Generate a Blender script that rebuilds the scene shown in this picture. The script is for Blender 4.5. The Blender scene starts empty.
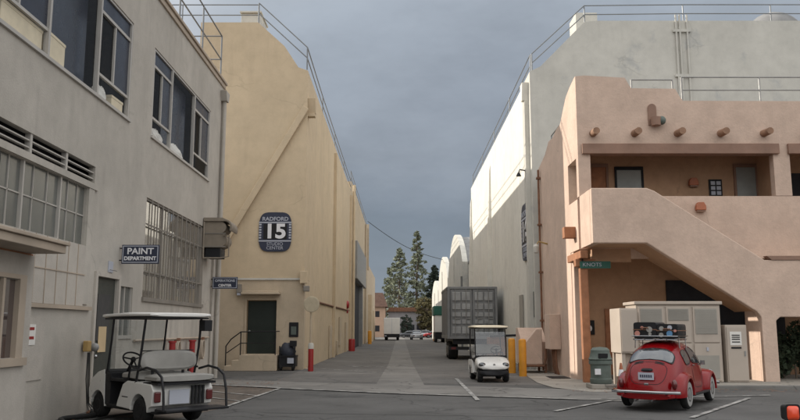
import bpy, bmesh, math, random
import numpy as np
from mathutils import Vector, Matrix
R = math.radians
random.seed(7); rng = np.random.default_rng(7)
SC = bpy.context.scene
COL = SC.collection

# ------------------------------------------------------------------ camera
cd = bpy.data.cameras.new('camera'); cam = bpy.data.objects.new('camera', cd); COL.objects.link(cam)
cam.location = (0, 0, 1.7); cam.rotation_euler = (R(90 + 8.675), 0, 0)
cd.sensor_width = 36; cd.lens = 35.1; cd.clip_start = 0.05; cd.clip_end = 3000
SC.camera = cam
# ------------------------------------------------------------------ light
SUN = Vector((1.0, -0.38, -0.45)).normalized()
sl = bpy.data.lights.new('sun', 'SUN'); sl.energy = 3.9; sl.angle = R(0.5); sl.color = (1.0, 0.92, 0.81)
so = bpy.data.objects.new('sun', sl); COL.objects.link(so); so.location = (-30, 10, 30)
so.rotation_euler = SUN.to_track_quat('-Z', 'Y').to_euler()
W = bpy.data.worlds.new('World'); SC.world = W; W.use_nodes = True
nt = W.node_tree; nt.nodes.clear()
def wn(t, **k):
    n = nt.nodes.new(t)
    for a, b in k.items(): setattr(n, a, b)
    return n
def wl(a, b): nt.links.new(a, b)
def wmath(op, a, b=None, c=None, clamp=False):
    n = wn('ShaderNodeMath', operation=op, use_clamp=clamp)
    for i, v in enumerate((a, b, c)):
        if v is None: continue
        if isinstance(v, (int, float)): n.inputs[i].default_value = v
        else: wl(v, n.inputs[i])
    return n.outputs[0]
def wmap(v, a, b, c, d):
    n = wn('ShaderNodeMapRange', interpolation_type='SMOOTHSTEP'); wl(v, n.inputs[0])
    for i, q in enumerate((a, b, c, d)): n.inputs[i + 1].default_value = q
    return n.outputs[0]
def wmix(f, a, b):
    n = wn('ShaderNodeMix', data_type='RGBA')
    if isinstance(f, float): n.inputs[0].default_value = f
    else: wl(f, n.inputs[0])
    for s, v in ((6, a), (7, b)):
        if isinstance(v, tuple): n.inputs[s].default_value = (*v, 1)
        else: wl(v, n.inputs[s])
    return n.outputs[2]
sky = wn('ShaderNodeTexSky', sky_type='NISHITA', sun_disc=False)
sky.sun_elevation = R(22.8); sky.sun_rotation = math.atan2(-1, 0.38); sky.air_density = 1.2; sky.dust_density = 1.5
tc = wn('ShaderNodeTexCoord'); sp = wn('ShaderNodeSeparateXYZ'); wl(tc.outputs['Generated'], sp.inputs[0])
dx, dy, dz = sp.outputs
mp = wn('ShaderNodeMapping'); mp.inputs['Scale'].default_value = (1.6, 1.6, 3.6); wl(tc.outputs['Generated'], mp.inputs[0])
n1 = wn('ShaderNodeTexNoise'); n1.inputs['Scale'].default_value = 1.9; n1.inputs['Detail'].default_value = 8; n1.inputs['Roughness'].default_value = .58
wl(mp.outputs[0], n1.inputs['Vector'])
wob = wmath('MULTIPLY_ADD', n1.outputs['Fac'], 0.34, -0.17)
zz = wmath('ADD', dz, wob)
cr = wn('ShaderNodeValToRGB'); wl(zz, cr.inputs[0])
e = cr.color_ramp.elements
e[0].position = 0.0; e[0].color = (0.222, 0.270, 0.334, 1)
e[1].position = 0.14; e[1].color = (0.218, 0.260, 0.322, 1)
for p, c in ((0.25, (0.308, 0.346, 0.405)), (0.40, (0.42, 0.47, 0.535)), (0.62, (0.62, 0.65, 0.70))):
    q = e.new(p); q.color = (*c, 1)
left = wmath('MULTIPLY', wmap(wmath('ADD', dx, wmath('MULTIPLY', wob, 1.2)), -0.08, -0.42, 0.0, 0.75), wmap(dz, 0.2, 0.42, 0.0, 1.0))
front = wmix(left, cr.outputs[0], (0.86, 0.87, 0.90))
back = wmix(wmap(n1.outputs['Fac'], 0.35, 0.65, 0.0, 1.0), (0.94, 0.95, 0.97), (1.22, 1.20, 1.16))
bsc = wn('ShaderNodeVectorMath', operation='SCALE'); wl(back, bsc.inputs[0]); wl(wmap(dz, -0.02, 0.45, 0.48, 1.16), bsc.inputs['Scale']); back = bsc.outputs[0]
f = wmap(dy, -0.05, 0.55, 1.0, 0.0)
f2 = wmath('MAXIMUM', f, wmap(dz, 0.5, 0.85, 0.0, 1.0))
n2 = wn('ShaderNodeTexNoise'); n2.inputs['Scale'].default_value = 3.1; n2.inputs['Detail'].default_value = 9; n2.inputs['Roughness'].default_value = .6
wl(mp.outputs[0], n2.inputs['Vector'])
fsc = wn('ShaderNodeVectorMath', operation='SCALE'); wl(front, fsc.inputs[0]); wl(wmap(n2.outputs['Fac'], 0.30, 0.70, 0.72, 0.85), fsc.inputs['Scale'])
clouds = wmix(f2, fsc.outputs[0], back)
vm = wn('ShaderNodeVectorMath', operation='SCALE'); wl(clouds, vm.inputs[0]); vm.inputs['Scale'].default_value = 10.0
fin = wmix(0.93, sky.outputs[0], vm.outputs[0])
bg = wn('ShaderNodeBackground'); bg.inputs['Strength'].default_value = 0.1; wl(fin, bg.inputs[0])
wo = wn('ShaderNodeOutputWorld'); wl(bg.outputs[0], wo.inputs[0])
SC.view_settings.view_transform = 'Standard'; SC.view_settings.look = 'None'
SC.view_settings.exposure = 0.27; SC.view_settings.gamma = 1.0; SC.view_settings.use_curve_mapping = False
SC.cycles.max_bounces = 6; SC.cycles.diffuse_bounces = 4; SC.cycles.transparent_max_bounces = 12
SC.cycles.use_denoising = True

# ------------------------------------------------------------------ materials
def material(name, col, rough=.8, metal=0., var=.10, vs=1.2, bump=0., bs=60., streak=0., stain=None, coat=0., fine=0., spec=None):
    m = bpy.data.materials.new(name); m.use_nodes = True
    t = m.node_tree; b = t.nodes['Principled BSDF']
    b.inputs['Roughness'].default_value = rough; b.inputs['Metallic'].default_value = metal
    b.inputs['Coat Weight'].default_value = coat; b.inputs['Coat Roughness'].default_value = .06
    if spec is not None: b.inputs['Specular IOR Level'].default_value = spec
    N = t.nodes.new; L = t.links.new
    tc = N('ShaderNodeTexCoord'); co = tc.outputs['Object']
    def noise(scale, detail, vec=co, rgh=.55):
        n = N('ShaderNodeTexNoise'); n.inputs['Scale'].default_value = scale; n.inputs['Detail'].default_value = detail
        n.inputs['Roughness'].default_value = rgh; L(vec, n.inputs['Vector']); return n.outputs['Fac']
    def rampf(v, a, b_, c, d):
        r = N('ShaderNodeMapRange'); L(v, r.inputs[0])
        for i, q in enumerate((a, b_, c, d)): r.inputs[i + 1].default_value = q
        return r.outputs[0]
    def mix(f, a, b_, bt='MIX'):
        x = N('ShaderNodeMix'); x.data_type = 'RGBA'; x.blend_type = bt
        if isinstance(f, float): x.inputs[0].default_value = f
        else: L(f, x.inputs[0])
        for s, v in ((6, a), (7, b_)):
            if isinstance(v, tuple): x.inputs[s].default_value = (*v, 1)
            else: L(v, x.inputs[s])
        return x.outputs[2]
    hi = tuple(min(1, c * (1 + var)) for c in col); lo = tuple(c * (1 - var) for c in col)
    c = mix(rampf(noise(vs, 6), .33, .67, 0, 1), lo, hi)
    if fine: c = mix(rampf(noise(vs * 40, 3), .3, .7, 0, fine), c, tuple(x * .45 for x in col))
    if bump and vs < 1.3 and rough > .85 and 'stucco' in name + 'stucco' * ('adobe' in name):
        c = mix(rampf(noise(vs * 5.5, 7, rgh=.7), .42, .75, 0, .42), c, tuple(x * .70 for x in col))
        c = mix(rampf(noise(vs * 2.3, 6, rgh=.65), .52, .72, 0, .45), c, tuple(min(1, x * 1.16) for x in col))
        cv = N('ShaderNodeTexVoronoi'); cv.feature = 'DISTANCE_TO_EDGE'; cv.inputs['Scale'].default_value = .22
        cs = N('ShaderNodeVectorMath'); cs.operation = 'ADD'; c2 = N('ShaderNodeTexNoise'); c2.inputs['Scale'].default_value = .9; c2.inputs['Detail'].default_value = 7; L(co, c2.inputs['Vector'])
        L(c2.outputs['Color'], cs.inputs[1]); L(co, cs.inputs[0]); L(cs.outputs[0], cv.inputs['Vector'])
        ck = N('ShaderNodeMath'); ck.operation = 'MULTIPLY'; L(rampf(cv.outputs['Distance'], 0, .006, .32, 0), ck.inputs[0]); L(rampf(noise(.5, 3), .5, .6, 0, 1), ck.inputs[1])
        c = mix(ck.outputs[0], c, tuple(x * .4 for x in col))
    if streak:
        mpn = N('ShaderNodeMapping'); mpn.inputs['Scale'].default_value = (1.3, 1.3, .12); L(co, mpn.inputs[0])
        mk = N('ShaderNodeMath'); mk.operation = 'MULTIPLY'; L(rampf(noise(1.6, 6, mpn.outputs[0]), .50, .72, 0, min(1., streak * 3.2)), mk.inputs[0]); L(rampf(noise(.33, 3), .42, .62, 0, 1), mk.inputs[1])
        c = mix(mk.outputs[0], c, tuple(x * .55 for x in col))
    if stain:
        c = mix(rampf(noise(stain[1], 5, rgh=.62), stain[2], stain[2] + .07, 0, stain[3]), c, stain[0])
    if 'asphalt' in name or 'concrete' in name:
        w = N('ShaderNodeTexVoronoi'); w.feature = 'DISTANCE_TO_EDGE'; w.inputs['Scale'].default_value = .33
        wv = N('ShaderNodeMix'); wv.data_type = 'RGBA'; wv.inputs[0].default_value = .12; L(co, wv.inputs[6])
        wn_ = N('ShaderNodeTexNoise'); wn_.inputs['Scale'].default_value = 1.1; wn_.inputs['Detail'].default_value = 6; L(co, wn_.inputs['Vector'])
        ws = N('ShaderNodeVectorMath'); ws.operation = 'SCALE'; ws.inputs['Scale'].default_value = 9; L(wn_.outputs['Color'], ws.inputs[0]); L(ws.outputs[0], wv.inputs[7])
        L(wv.outputs[2], w.inputs['Vector'])
        c = mix(rampf(w.outputs['Distance'], .0, .012, .75, 0), c, (.02, .02, .02))
        c = mix(rampf(noise(1.7, 7, rgh=.7), .60, .68, 0, .55), c, tuple(x * .5 for x in col))
        c = mix(rampf(noise(.22, 4), .5, .7, 0, .5), c, tuple(x * 1.45 for x in col))
    L(c, b.inputs['Base Color'])
    if rough > .25:
        L(rampf(noise(vs * 3, 4), .3, .7, max(0, rough - .1), min(1, rough + .1)), b.inputs['Roughness'])
    if bump:
        bn = N('ShaderNodeBump'); bn.inputs['Strength'].default_value = bump; bn.inputs['Distance'].default_value = .02
        L(noise(bs, 5), bn.inputs['Height']); L(bn.outputs[0], b.inputs['Normal'])
    return m
def glass(name, tint, refl=.25, through=.75):
    m = bpy.data.materials.new(name); m.use_nodes = True; t = m.node_tree; t.nodes.clear(); N = t.nodes.new; L = t.links.new
    o = N('ShaderNodeOutputMaterial'); tr = N('ShaderNodeBsdfTransparent'); tr.inputs[0].default_value = (*tint, 1)
    df = N('ShaderNodeBsdfDiffuse'); df.inputs[0].default_value = (*[x * .5 for x in tint], 1)
    g = N('ShaderNodeBsdfGlossy'); g.inputs['Roughness'].default_value = .03; g.inputs[0].default_value = (.95, .97, 1, 1)
    a = N('ShaderNodeMixShader'); a.inputs[0].default_value = through; L(df.outputs[0], a.inputs[1]); L(tr.outputs[0], a.inputs[2])
    fr = N('ShaderNodeLayerWeight'); fr.inputs[0].default_value = .3
    mr = N('ShaderNodeMapRange'); L(fr.outputs['Facing'], mr.inputs[0]); mr.inputs[3].default_value = refl * .5; mr.inputs[4].default_value = min(1, refl * 2)
    n = N('ShaderNodeTexNoise'); n.inputs['Scale'].default_value = 1.5
    tcn = N('ShaderNodeTexCoord'); L(tcn.outputs['Object'], n.inputs['Vector'])
    bn = N('ShaderNodeBump'); bn.inputs['Strength'].default_value = .04; L(n.outputs['Fac'], bn.inputs['Height']); L(bn.outputs[0], g.inputs['Normal'])
    b = N('ShaderNodeMixShader'); L(mr.outputs[0], b.inputs[0]); L(a.outputs[0], b.inputs[1]); L(g.outputs[0], b.inputs[2]); L(b.outputs[0], o.inputs[0])
    return m
M = dict(
 paintwall=material('grey_beige_stucco', (.44,.41,.365), .9, var=.10, vs=.5, bump=.25, bs=30, streak=.14),
 paintlow=material('cream_stucco', (.45,.415,.37), .9, var=.08, vs=.6, bump=.25, bs=30, streak=.12),
 trim=material('aluminium_trim', (.45, .43, .40), .5, .2, var=.08),
 tantrim=material('tan_painted_trim', (.40, .33, .26), .7, var=.10),
 bluefilm=material('blue_film_panel', (.028,.034,.052), .3, spec=.25, var=.12, vs=.6),
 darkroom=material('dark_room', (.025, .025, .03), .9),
 stage15=material('tan_stucco', (.56,.45,.31), .92, var=.07, vs=.35, bump=.2, bs=25, streak=.08),
 stage15low=material('tan_stucco_lower', (.49,.405,.30), .92, var=.08, vs=.5, bump=.25, bs=25, streak=.12),
 cream=material('cream_stucco_stage', (.56,.545,.495), .92, var=.07, vs=.4, bump=.2, bs=25, streak=.12, stain=((.36, .37, .37), .5, .57, .5)),  # shade-darkened copy of the stage paint, plus its grey stains
 creamlit=material('white_stucco_stage', (.70,.68,.62), .92, var=.05, vs=.4, bump=.2, bs=25, streak=.10),  # brighter copy of the same stage paint for the sunlit alley wall
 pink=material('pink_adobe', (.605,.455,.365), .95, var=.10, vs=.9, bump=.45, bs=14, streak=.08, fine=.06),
 terracotta=material('warm_bounce_stucco', (.47,.295,.185), .95, var=.12, vs=.8, bump=.4, bs=14),  # orange-brown puts porch shade and warm bounce light into the stucco colour
 wood=material('red_brown_wood', (.34, .15, .075), .75, var=.2, vs=3, bump=.3, bs=30, streak=.12),
 log=material('grey_brown_log', (.29, .17, .11), .85, var=.2, vs=4, bump=.4),
 fan=material('weathered_tan_metal', (.25, .21, .165), .7, var=.15, vs=2, streak=.3),
 bars=material('brown_painted_bars', (.21,.19,.165), .7, var=.12),
 beam=material('brown_beam', (.27,.165,.12), .8, var=.12, vs=2, bump=.2),
 asphalt=material('asphalt', (.098,.096,.093), .9, var=.20, vs=.35, bump=.5, bs=90, fine=.35, stain=((.035, .035, .036), .33, .60, .7)),
 asphalt2=material('worn_asphalt', (.135,.128,.12), .92, var=.16, vs=.5, bump=.4, bs=90, fine=.3, stain=((.06, .058, .055), .5, .60, .6)),
 brownasphalt=material('brown_asphalt', (.13, .105, .085), .92, var=.2, vs=.8, bump=.4, bs=80, fine=.3),
 concrete=material('pale_concrete', (.30, .275, .24), .9, var=.14, vs=.8, bump=.3, bs=50, fine=.12, stain=((.17, .16, .145), .7, .6, .6)),
 gutter=material('worn_concrete', (.18,.172,.16), .9, var=.18, vs=.7, bump=.3, bs=50, fine=.15, stain=((.12, .115, .11), .6, .58, .6)),
 whitepaint=material('worn_white_paint', (.42,.41,.39), .8, var=.2, vs=4, fine=.2, stain=((.12, .117, .113), 2.6, .47, .8)),
 navy=material('navy_sign', (.022, .028, .055), .5, var=.1),
 signwhite=material('sign_white', (.72, .72, .74), .6, var=.04),
 signgrey=material('sign_grey', (.42, .44, .5), .6, var=.04),
 black=material('black_plastic', (.018, .018, .02), .5, var=.1, spec=.2),
 rubber=material('tyre_rubber', (.022, .022, .022), .85, var=.15, vs=6, bump=.2, spec=.2),
 blackmetal=material('black_metal', (.014, .014, .016), .5, spec=.3),
 darkdoor=material('dark_green_door', (.025, .032, .028), .55, var=.15, spec=.2),
 greendoor=material('green_grey_door', (.045,.05,.043), .6, var=.12),
 steel=material('galvanised_steel', (.27,.268,.26), .5, .3, var=.12, vs=2),
 greysteel=material('grey_steel_rail', (.20, .21, .22), .5, .5),
 whitewall=material('grey_white_rubber', (.30, .295, .285), .8, var=.15, vs=8),  # white rubber toned down to an even grey
 chrome=material('chrome', (.38,.38,.39), .12, 1.0, var=.03),
 red=material('red_paint', (.30,.016,.016), .5, var=.12),
 carred=material('car_red', (.21,.003,.005), .22, var=.05, coat=.3, spec=.25),
 white=material('white_gelcoat', (.70, .69, .66), .35, var=.05, coat=.3),
 roofcream=material('cream_plastic_roof', (.62, .55, .42), .5, var=.06),
 seat=material('grey_vinyl', (.30, .29, .27), .6, var=.08, vs=4),
 yellow=material('yellow_paint', (.62, .27, .02), .55, var=.12, vs=3, streak=.12),
 container=material('grey_container_paint', (.20,.205,.21), .6, var=.14, vs=1.2, streak=.4, bump=.1),
 panelgrey=material('faded_grey_panel', (.31,.315,.32), .6, var=.18, vs=2.5, streak=.5),
 cabinet=material('beige_cabinet_paint', (.45,.385,.325), .6, var=.06, vs=1, streak=.10),
 vent=material('grey_vent', (.32,.30,.265), .7, var=.08),
 green=material('green_sign', (.012,.10,.07), .5, var=.1),
 bin=material('green_grey_bin', (.10, .125, .11), .6, var=.15, vs=4),
 orange=material('orange_rubber', (.38,.13,.065), .6, var=.12),
 amber=material('red_orange_lens', (.75, .07, .02), .25, var=.06, coat=.5),
 taillens=material('dark_red_lens', (.10, .012, .012), .2, coat=.5),
 cardboard=material('cream_cardboard', (.74,.64,.47), .85, var=.08, vs=4),
 paper=material('white_paper', (.72, .70, .66), .9, var=.05, vs=3),
 yellowpaper=material('tan_paper', (.55, .42, .25), .9, var=.1),
 bark=material('bark', (.13, .10, .075), .95, var=.25, vs=4, bump=.5),
 leafgrey=material('grey_green_needles', (.20,.22,.15), .9, var=.3, vs=.6),
 leafdark=material('dark_green_needles', (.045, .06, .045), .9, var=.3, vs=.6),
 leafautumn=material('olive_autumn_leaves', (.14,.12,.055), .9, var=.35, vs=.8),
 leafshrub=material('dark_shrub_leaves', (.03, .045, .022), .8, var=.35, vs=2),
 housepink=material('peach_stucco', (.48, .33, .24), .9, var=.06),
 rooftile=material('red_roof_tile', (.22,.135,.105), .9, var=.15, vs=2),
 greyhouse=material('grey_siding', (.34, .33, .34), .9, var=.08),
 rust=material('rusty_brown', (.20, .10, .06), .9, var=.25, vs=4),
 bluecloth=material('blue_tarp', (.03,.035,.05), .7, var=.2, vs=5, bump=.5, bs=12),
 silver=material('silver_car_paint', (.42, .43, .45), .35, .4, var=.05),
 darkcar=material('dark_car_paint', (.035, .04, .05), .3, var=.05, coat=.5),
 stickblue=material('blue_sticker', (.10, .24, .42), .5), stickpink=material('pink_sticker', (.5, .22, .18), .5),
 hill=material('brown_grey_slope', (.15, .15, .14), .95, var=.2),
 roofgrey=material('grey_roof_felt', (.22, .22, .22), .95, var=.15),
 brass=material('yellow_outlet', (.38,.25,.09), .6),
 mirror=material('tan_disc', (.45,.39,.28), .7, 0., var=.12, vs=4),
 cable=material('black_cable', (.02, .02, .02), .7),
 grille=material('dark_screen', (.05, .05, .05), .7),
 frosted=material('frosted_grey_glass', (.13,.135,.125), .22, var=.12, vs=1.5),
 blinds=material('grey_blinds', (.30, .32, .31), .5, var=.08, vs=3),
 carglass=glass('car_glass', (.08, .09, .10), .20, .12),
 clear=glass('clear_glass', (.80, .83, .83), .18, .95),
 pane=glass('window_glass', (.94, .95, .95), .025, .97),
)

# ------------------------------------------------------------------ mesh helpers
OFF = {}
class MB:
    def __init__(s): s.b = bmesh.new()
    def quad(s, *p):
        try: return s.b.faces.new([s.b.verts.new(q) for q in p])
        except ValueError: return None
    def box(s, x0, x1, y0, y1, z0, z1):
        v = [s.b.verts.new(p) for p in ((x0,y0,z0),(x1,y0,z0),(x1,y1,z0),(x0,y1,z0),(x0,y0,z1),(x1,y0,z1),(x1,y1,z1),(x0,y1,z1))]
        for f in ((3,2,1,0),(4,5,6,7),(0,1,5,4),(1,2,6,5),(2,3,7,6),(3,0,4,7)): s.b.faces.new([v[i] for i in f])
        return s
    def prism(s, poly, axis, a0, a1):
        def P(u, v, a): return (a,u,v) if axis == 'x' else ((u,a,v) if axis == 'y' else (u,v,a))
        A = [s.b.verts.new(P(u,v,a0)) for u,v in poly]; B = [s.b.verts.new(P(u,v,a1)) for u,v in poly]
        n = len(poly)
        f1 = s.b.faces.new(A); f2 = s.b.faces.new(B[::-1])
        for i in range(n): s.b.faces.new((A[(i+1)%n],A[i],B[i],B[(i+1)%n]))
        f1.normal_update(); f2.normal_update()
        if n > 4: bmesh.ops.triangulate(s.b, faces=[f1,f2])
        return s
    def tube(s, pts, r, n=8, closed=False):
        pts = [Vector(p) for p in pts]; rings = []
        m = len(pts); prev = None
        rr = r if isinstance(r, (list,tuple)) else [r]*m
        for i,p in enumerate(pts):
            if closed: t = (pts[(i+1)%m]-pts[i-1])
            else: t = pts[min(i+1,m-1)]-pts[max(i-1,0)]
            t.normalize()
            if prev is None:
                u = t.orthogonal().normalized()
            else:
                u = (prev - t*prev.dot(t)).normalized()
            prev = u; w = t.cross(u)
            rings.append([s.b.verts.new(p+(u*math.cos(2*math.pi*k/n)+w*math.sin(2*math.pi*k/n))*rr[i]) for k in range(n)])
        for i in range(m if closed else m-1):
            a, b = rings[i], rings[(i+1)%m]
            for k in range(n): s.b.faces.new((a[k],a[(k+1)%n],b[(k+1)%n],b[k]))
        if not closed: s.b.faces.new(rings[0][::-1]); s.b.faces.new(rings[-1])
        return s
    def cyl(s, p0, p1, r0, r1=None, n=16): return s.tube([p0,p1],[r0, r0 if r1 is None else r1],n)
    def lathe(s, prof, c=(0,0,0), n=24, axis='z'):
        rings = []
        for r,z in prof:
            ring = []
            for k in range(n):
                a = 2*math.pi*k/n; x,y = r*math.cos(a), r*math.sin(a)
                p = (x,y,z) if axis=='z' else ((z,x,y) if axis=='x' else (x,z,y))
                ring.append(s.b.verts.new((c[0]+p[0],c[1]+p[1],c[2]+p[2])))
            rings.append(ring)
        for a,b in zip(rings,rings[1:]):
            for k in range(n): s.b.faces.new((a[k],a[(k+1)%n],b[(k+1)%n],b[k]))
        s.b.faces.new(rings[0][::-1]); s.b.faces.new(rings[-1]); return s
    def loft(s, st, n=20):
        """stations along y: (y, half width, z0, z1, exponent[, x centre])"""
        rings = []
        for q in st:
            y,w,z0,z1,ex = q[:5]; xc = q[5] if len(q)>5 else 0
            ring = []
            for k in range(n):
                a = 2*math.pi*(k+.5)/n; c_,s_ = math.cos(a), math.sin(a)
                ring.append(s.b.verts.new((xc+w*math.copysign(abs(c_)**(2/ex),c_), y, (z0+z1)/2+(z1-z0)/2*math.copysign(abs(s_)**(2/ex),s_))))
            rings.append(ring)
        for a,b in zip(rings,rings[1:]):
            for k in range(n): s.b.faces.new((a[k],a[(k+1)%n],b[(k+1)%n],b[k]))
        s.b.faces.new(rings[0][::-1]); s.b.faces.new(rings[-1]); return s
    def ball(s, c, r, u=14, v=9):
        rx,ry,rz = (r,r,r) if isinstance(r,(int,float)) else r
        rings = []
        for j in range(1,v):
            t = math.pi*j/v
            rings.append([s.b.verts.new((c[0]+rx*math.sin(t)*math.cos(2*math.pi*k/u),c[1]+ry*math.sin(t)*math.sin(2*math.pi*k/u),c[2]+rz*math.cos(t))) for k in range(u)])
        top = s.b.verts.new((c[0],c[1],c[2]+rz)); bot = s.b.verts.new((c[0],c[1],c[2]-rz))
        for k in range(u): s.b.faces.new((top,rings[0][k],rings[0][(k+1)%u])); s.b.faces.new((bot,rings[-1][(k+1)%u],rings[-1][k]))
        for a,b in zip(rings,rings[1:]):
            for k in range(u): s.b.faces.new((a[k],b[k],b[(k+1)%u],a[(k+1)%u]))
        return s
    def wall(s, P, u0,u1,v0,v1, holes, dep):
        """sheet with rectangular openings; P(u,v,d) gives the point, d metres behind the face; reveals are built"""
        us = sorted({u0,u1,*[h[0] for h in holes],*[h[1] for h in holes]}); vs = sorted({v0,v1,*[h[2] for h in holes],*[h[3] for h in holes]})
        us = [u for u in us if u0<=u<=u1]; vs = [v for v in vs if v0<=v<=v1]
        for a,b in zip(us,us[1:]):
            for c,d in zip(vs,vs[1:]):
                m,n = (a+b)/2,(c+d)/2
                if any(h[0]<m<h[1] and h[2]<n<h[3] for h in holes): continue
                s.quad(P(a,c,0),P(b,c,0),P(b,d,0),P(a,d,0))
        for a,b,c,d in holes:
            s.quad(P(a,c,0),P(a,d,0),P(a,d,dep),P(a,c,dep)); s.quad(P(b,c,0),P(b,c,dep),P(b,d,dep),P(b,d,0))
            s.quad(P(a,d,0),P(b,d,0),P(b,d,dep),P(a,d,dep)); s.quad(P(a,c,0),P(a,c,dep),P(b,c,dep),P(b,c,0))
        return s
    def build(s, name, mat, parent=None, smooth=False, bevel=0., weld=False):
        if weld: bmesh.ops.remove_doubles(s.b, verts=s.b.verts, dist=1e-4)
        bmesh.ops.recalc_face_normals(s.b, faces=s.b.faces)
        off = OFF.get(parent.name) if parent else None
        if off is not None: bmesh.ops.translate(s.b, verts=s.b.verts, vec=-off)
        me = bpy.data.meshes.new(name); s.b.to_mesh(me); s.b.free()
        o = bpy.data.objects.new(name, me); COL.objects.link(o)
        me.materials.append(M[mat] if isinstance(mat,str) else mat)
        if smooth:
            for p in me.polygons: p.use_smooth = True
            if hasattr(me,'set_sharp_from_angle'): me.set_sharp_from_angle(angle=R(40))
        if bevel:
            md = o.modifiers.new('bevel','BEVEL'); md.width = bevel; md.segments = 2; md.limit_method = 'ANGLE'; md.angle_limit = R(35)
        if parent:
            o.parent = parent
            if off is not None: OFF[o.name] = off
        return o
def thing(name, label, cat, loc=(0,0,0), rz=0., group=None, world=True):
    o = bpy.data.objects.new(name, None); COL.objects.link(o); o.location = loc; o.rotation_euler = (0,0,rz)
    o.empty_display_size = .2; o['label'] = label; o['category'] = cat
    if group: o['group'] = group
    if world: OFF[o.name] = Vector(loc)
    return o
def tag(o, label, cat, group=None):
    o['label'] = label; o['category'] = cat
    if group: o['group'] = group
    return o
def struct(o): o['kind'] = 'structure'; return o
def dup(src, loc, rz=None, label=None):
    r = src.copy(); COL.objects.link(r); r.location = loc
    if rz is not None: r.rotation_euler = (0,0,rz)
    if label: r['label'] = label
    for ch in list(src.children):
        c = ch.copy(); COL.objects.link(c); c.parent = r
        for g in ch.children:
            d = g.copy(); COL.objects.link(d); d.parent = c
    return r
def lettering(txt, size, loc, parent, mat, rot=(R(90),0,0), name='lettering', sx=1., sp=1., bold=0.):
    cu = bpy.data.curves.new(name,'FONT'); cu.body = txt; cu.size = size; cu.align_x = 'CENTER'; cu.align_y = 'CENTER'
    cu.extrude = .004; cu.space_character = sp; cu.offset = bold
    cu.materials.append(M[mat]); tmp = bpy.data.objects.new(name, cu); COL.objects.link(tmp); bpy.context.view_layer.update()
    me = bpy.data.meshes.new_from_object(tmp.evaluated_get(bpy.context.evaluated_depsgraph_get())); me.name = name
    bpy.data.objects.remove(tmp); o = bpy.data.objects.new(name, me); COL.objects.link(o)
    if not me.materials: me.materials.append(M[mat])
    off = OFF.get(parent.name, Vector((0,0,0))); o.location = Vector(loc)-off; o.rotation_euler = rot; o.scale = (sx,1,1); o.parent = parent
    return o
def mb(): return MB()
def sheet(name, pts, z, mat):
    m = mb(); f = m.b.faces.new([m.b.verts.new((x,y,z)) for x,y in pts]); f.normal_update(); bmesh.ops.triangulate(m.b, faces=[f])
    return struct(m.build(name, mat))

# ================================================================== the setting
m = mb(); m.quad((-900,-900,0),(900,-900,0),(900,900,0),(-900,900,0)); struct(m.build('ground','asphalt'))
sheet('alley_road', [(-4.1,26.2),(5.2,24.0),(5.8,33),(5.8,160),(-4.1,160)], .004, 'asphalt2')
sheet('alley_gutter', [(-.75,23.3),(.75,23),(.62,40),(.8,160),(-.7,160),(-.55,40)], .008, 'gutter')
sheet('road_gutter', [(-7.6,27.6),(-3.6,25.9),(0,24.6),(2.7,23.4),(4.6,22.7),(6.4,21.5),(7.2,19.4),(5.2,18.9),(3.9,19.5),(2.0,20.2),(0,21.0),(-3.45,22.95),(-5.6,24.4),(-7.6,25.1)], .012, 'gutter')
sheet('road_patch', [(-5.6,24.2),(-3.5,22.8),(-3.82,17.5),(-4.3,15.2),(-6.4,16.0),(-6.4,24.6)], .004, 'brownasphalt')
sheet('road_repair', [(-2.6,19.6),(2.9,18.6),(3.0,15.6),(-2.8,16.4)], .004, 'asphalt')
sheet('concrete_apron', [(4.9,31.6),(4.55,28.2),(4.35,25.2),(4.45,23.2),(5.2,21.6),(7.3,21.9),(7.3,33.4),(5.0,33.4)], .016, 'concrete')
m = mb(); m.prism([(7.3,22.7),(40,22.2),(40,33),(7.3,33)],'z',-.05,.13); struct(m.build('sidewalk','concrete',bevel=.02))
m = mb(); m.prism([(7.3,22.55),(40,22.05),(40,22.195),(7.3,22.695)],'z',-.05,.12); struct(m.build('kerb','gutter',bevel=.02))
def stripe(a, b, w=.11, z=.02):
    a, b = Vector((*a,0)), Vector((*b,0)); d = (b-a).normalized(); n = Vector((-d.y,d.x,0))*w/2
    m = mb(); m.quad(*[(p.x,p.y,z) for p in (a+n,a-n,b-n,b+n)]); struct(m.build('road_marking','whitepaint'))
stripe((1.93,27.4),(1.86,19.1)); stripe((3.2,16.6),(5.1,19.15)); stripe((5.6,15.4),(8.6,19.7)); stripe((8.2,16.0),(11.6,19.6))
stripe((4.6,19.3),(9.5,20.5),.10,.024); stripe((-3.47,22.9),(0.1,20.95),.16,.024); stripe((0.1,20.95),(4.3,19.3),.10,.028)
stripe((-3.83,17.5),(-3.45,22.85),.10); stripe((-7.4,25.2),(-3.45,22.93),.2,.032)
for k in range(3): stripe((-6.0+.3*k,22.6-1.7*k),(-3.65-.06*k,20.4-1.6*k),.08)
stripe((-3.5,34.2),(-.2,30.5),.08,.012)
for k in range(5): stripe((-2.2+.55*k,36.4-.1*k),(-1.85+.55*k,35.8+.25*(k%2)),.12,.012)
m = mb()
for k in range(40):
    a = -60+k*12; h = 7+3*math.sin(k*.9)+2*math.sin(k*2.3)
    m.quad((a*3,620,-1),(a*3+36,620,-1),(a*3+36,640,h+2*math.sin((k+1)*1.7)),(a*3,640,h+2*math.sin(k*1.7)))
struct(m.build('hill','hill'))

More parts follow.
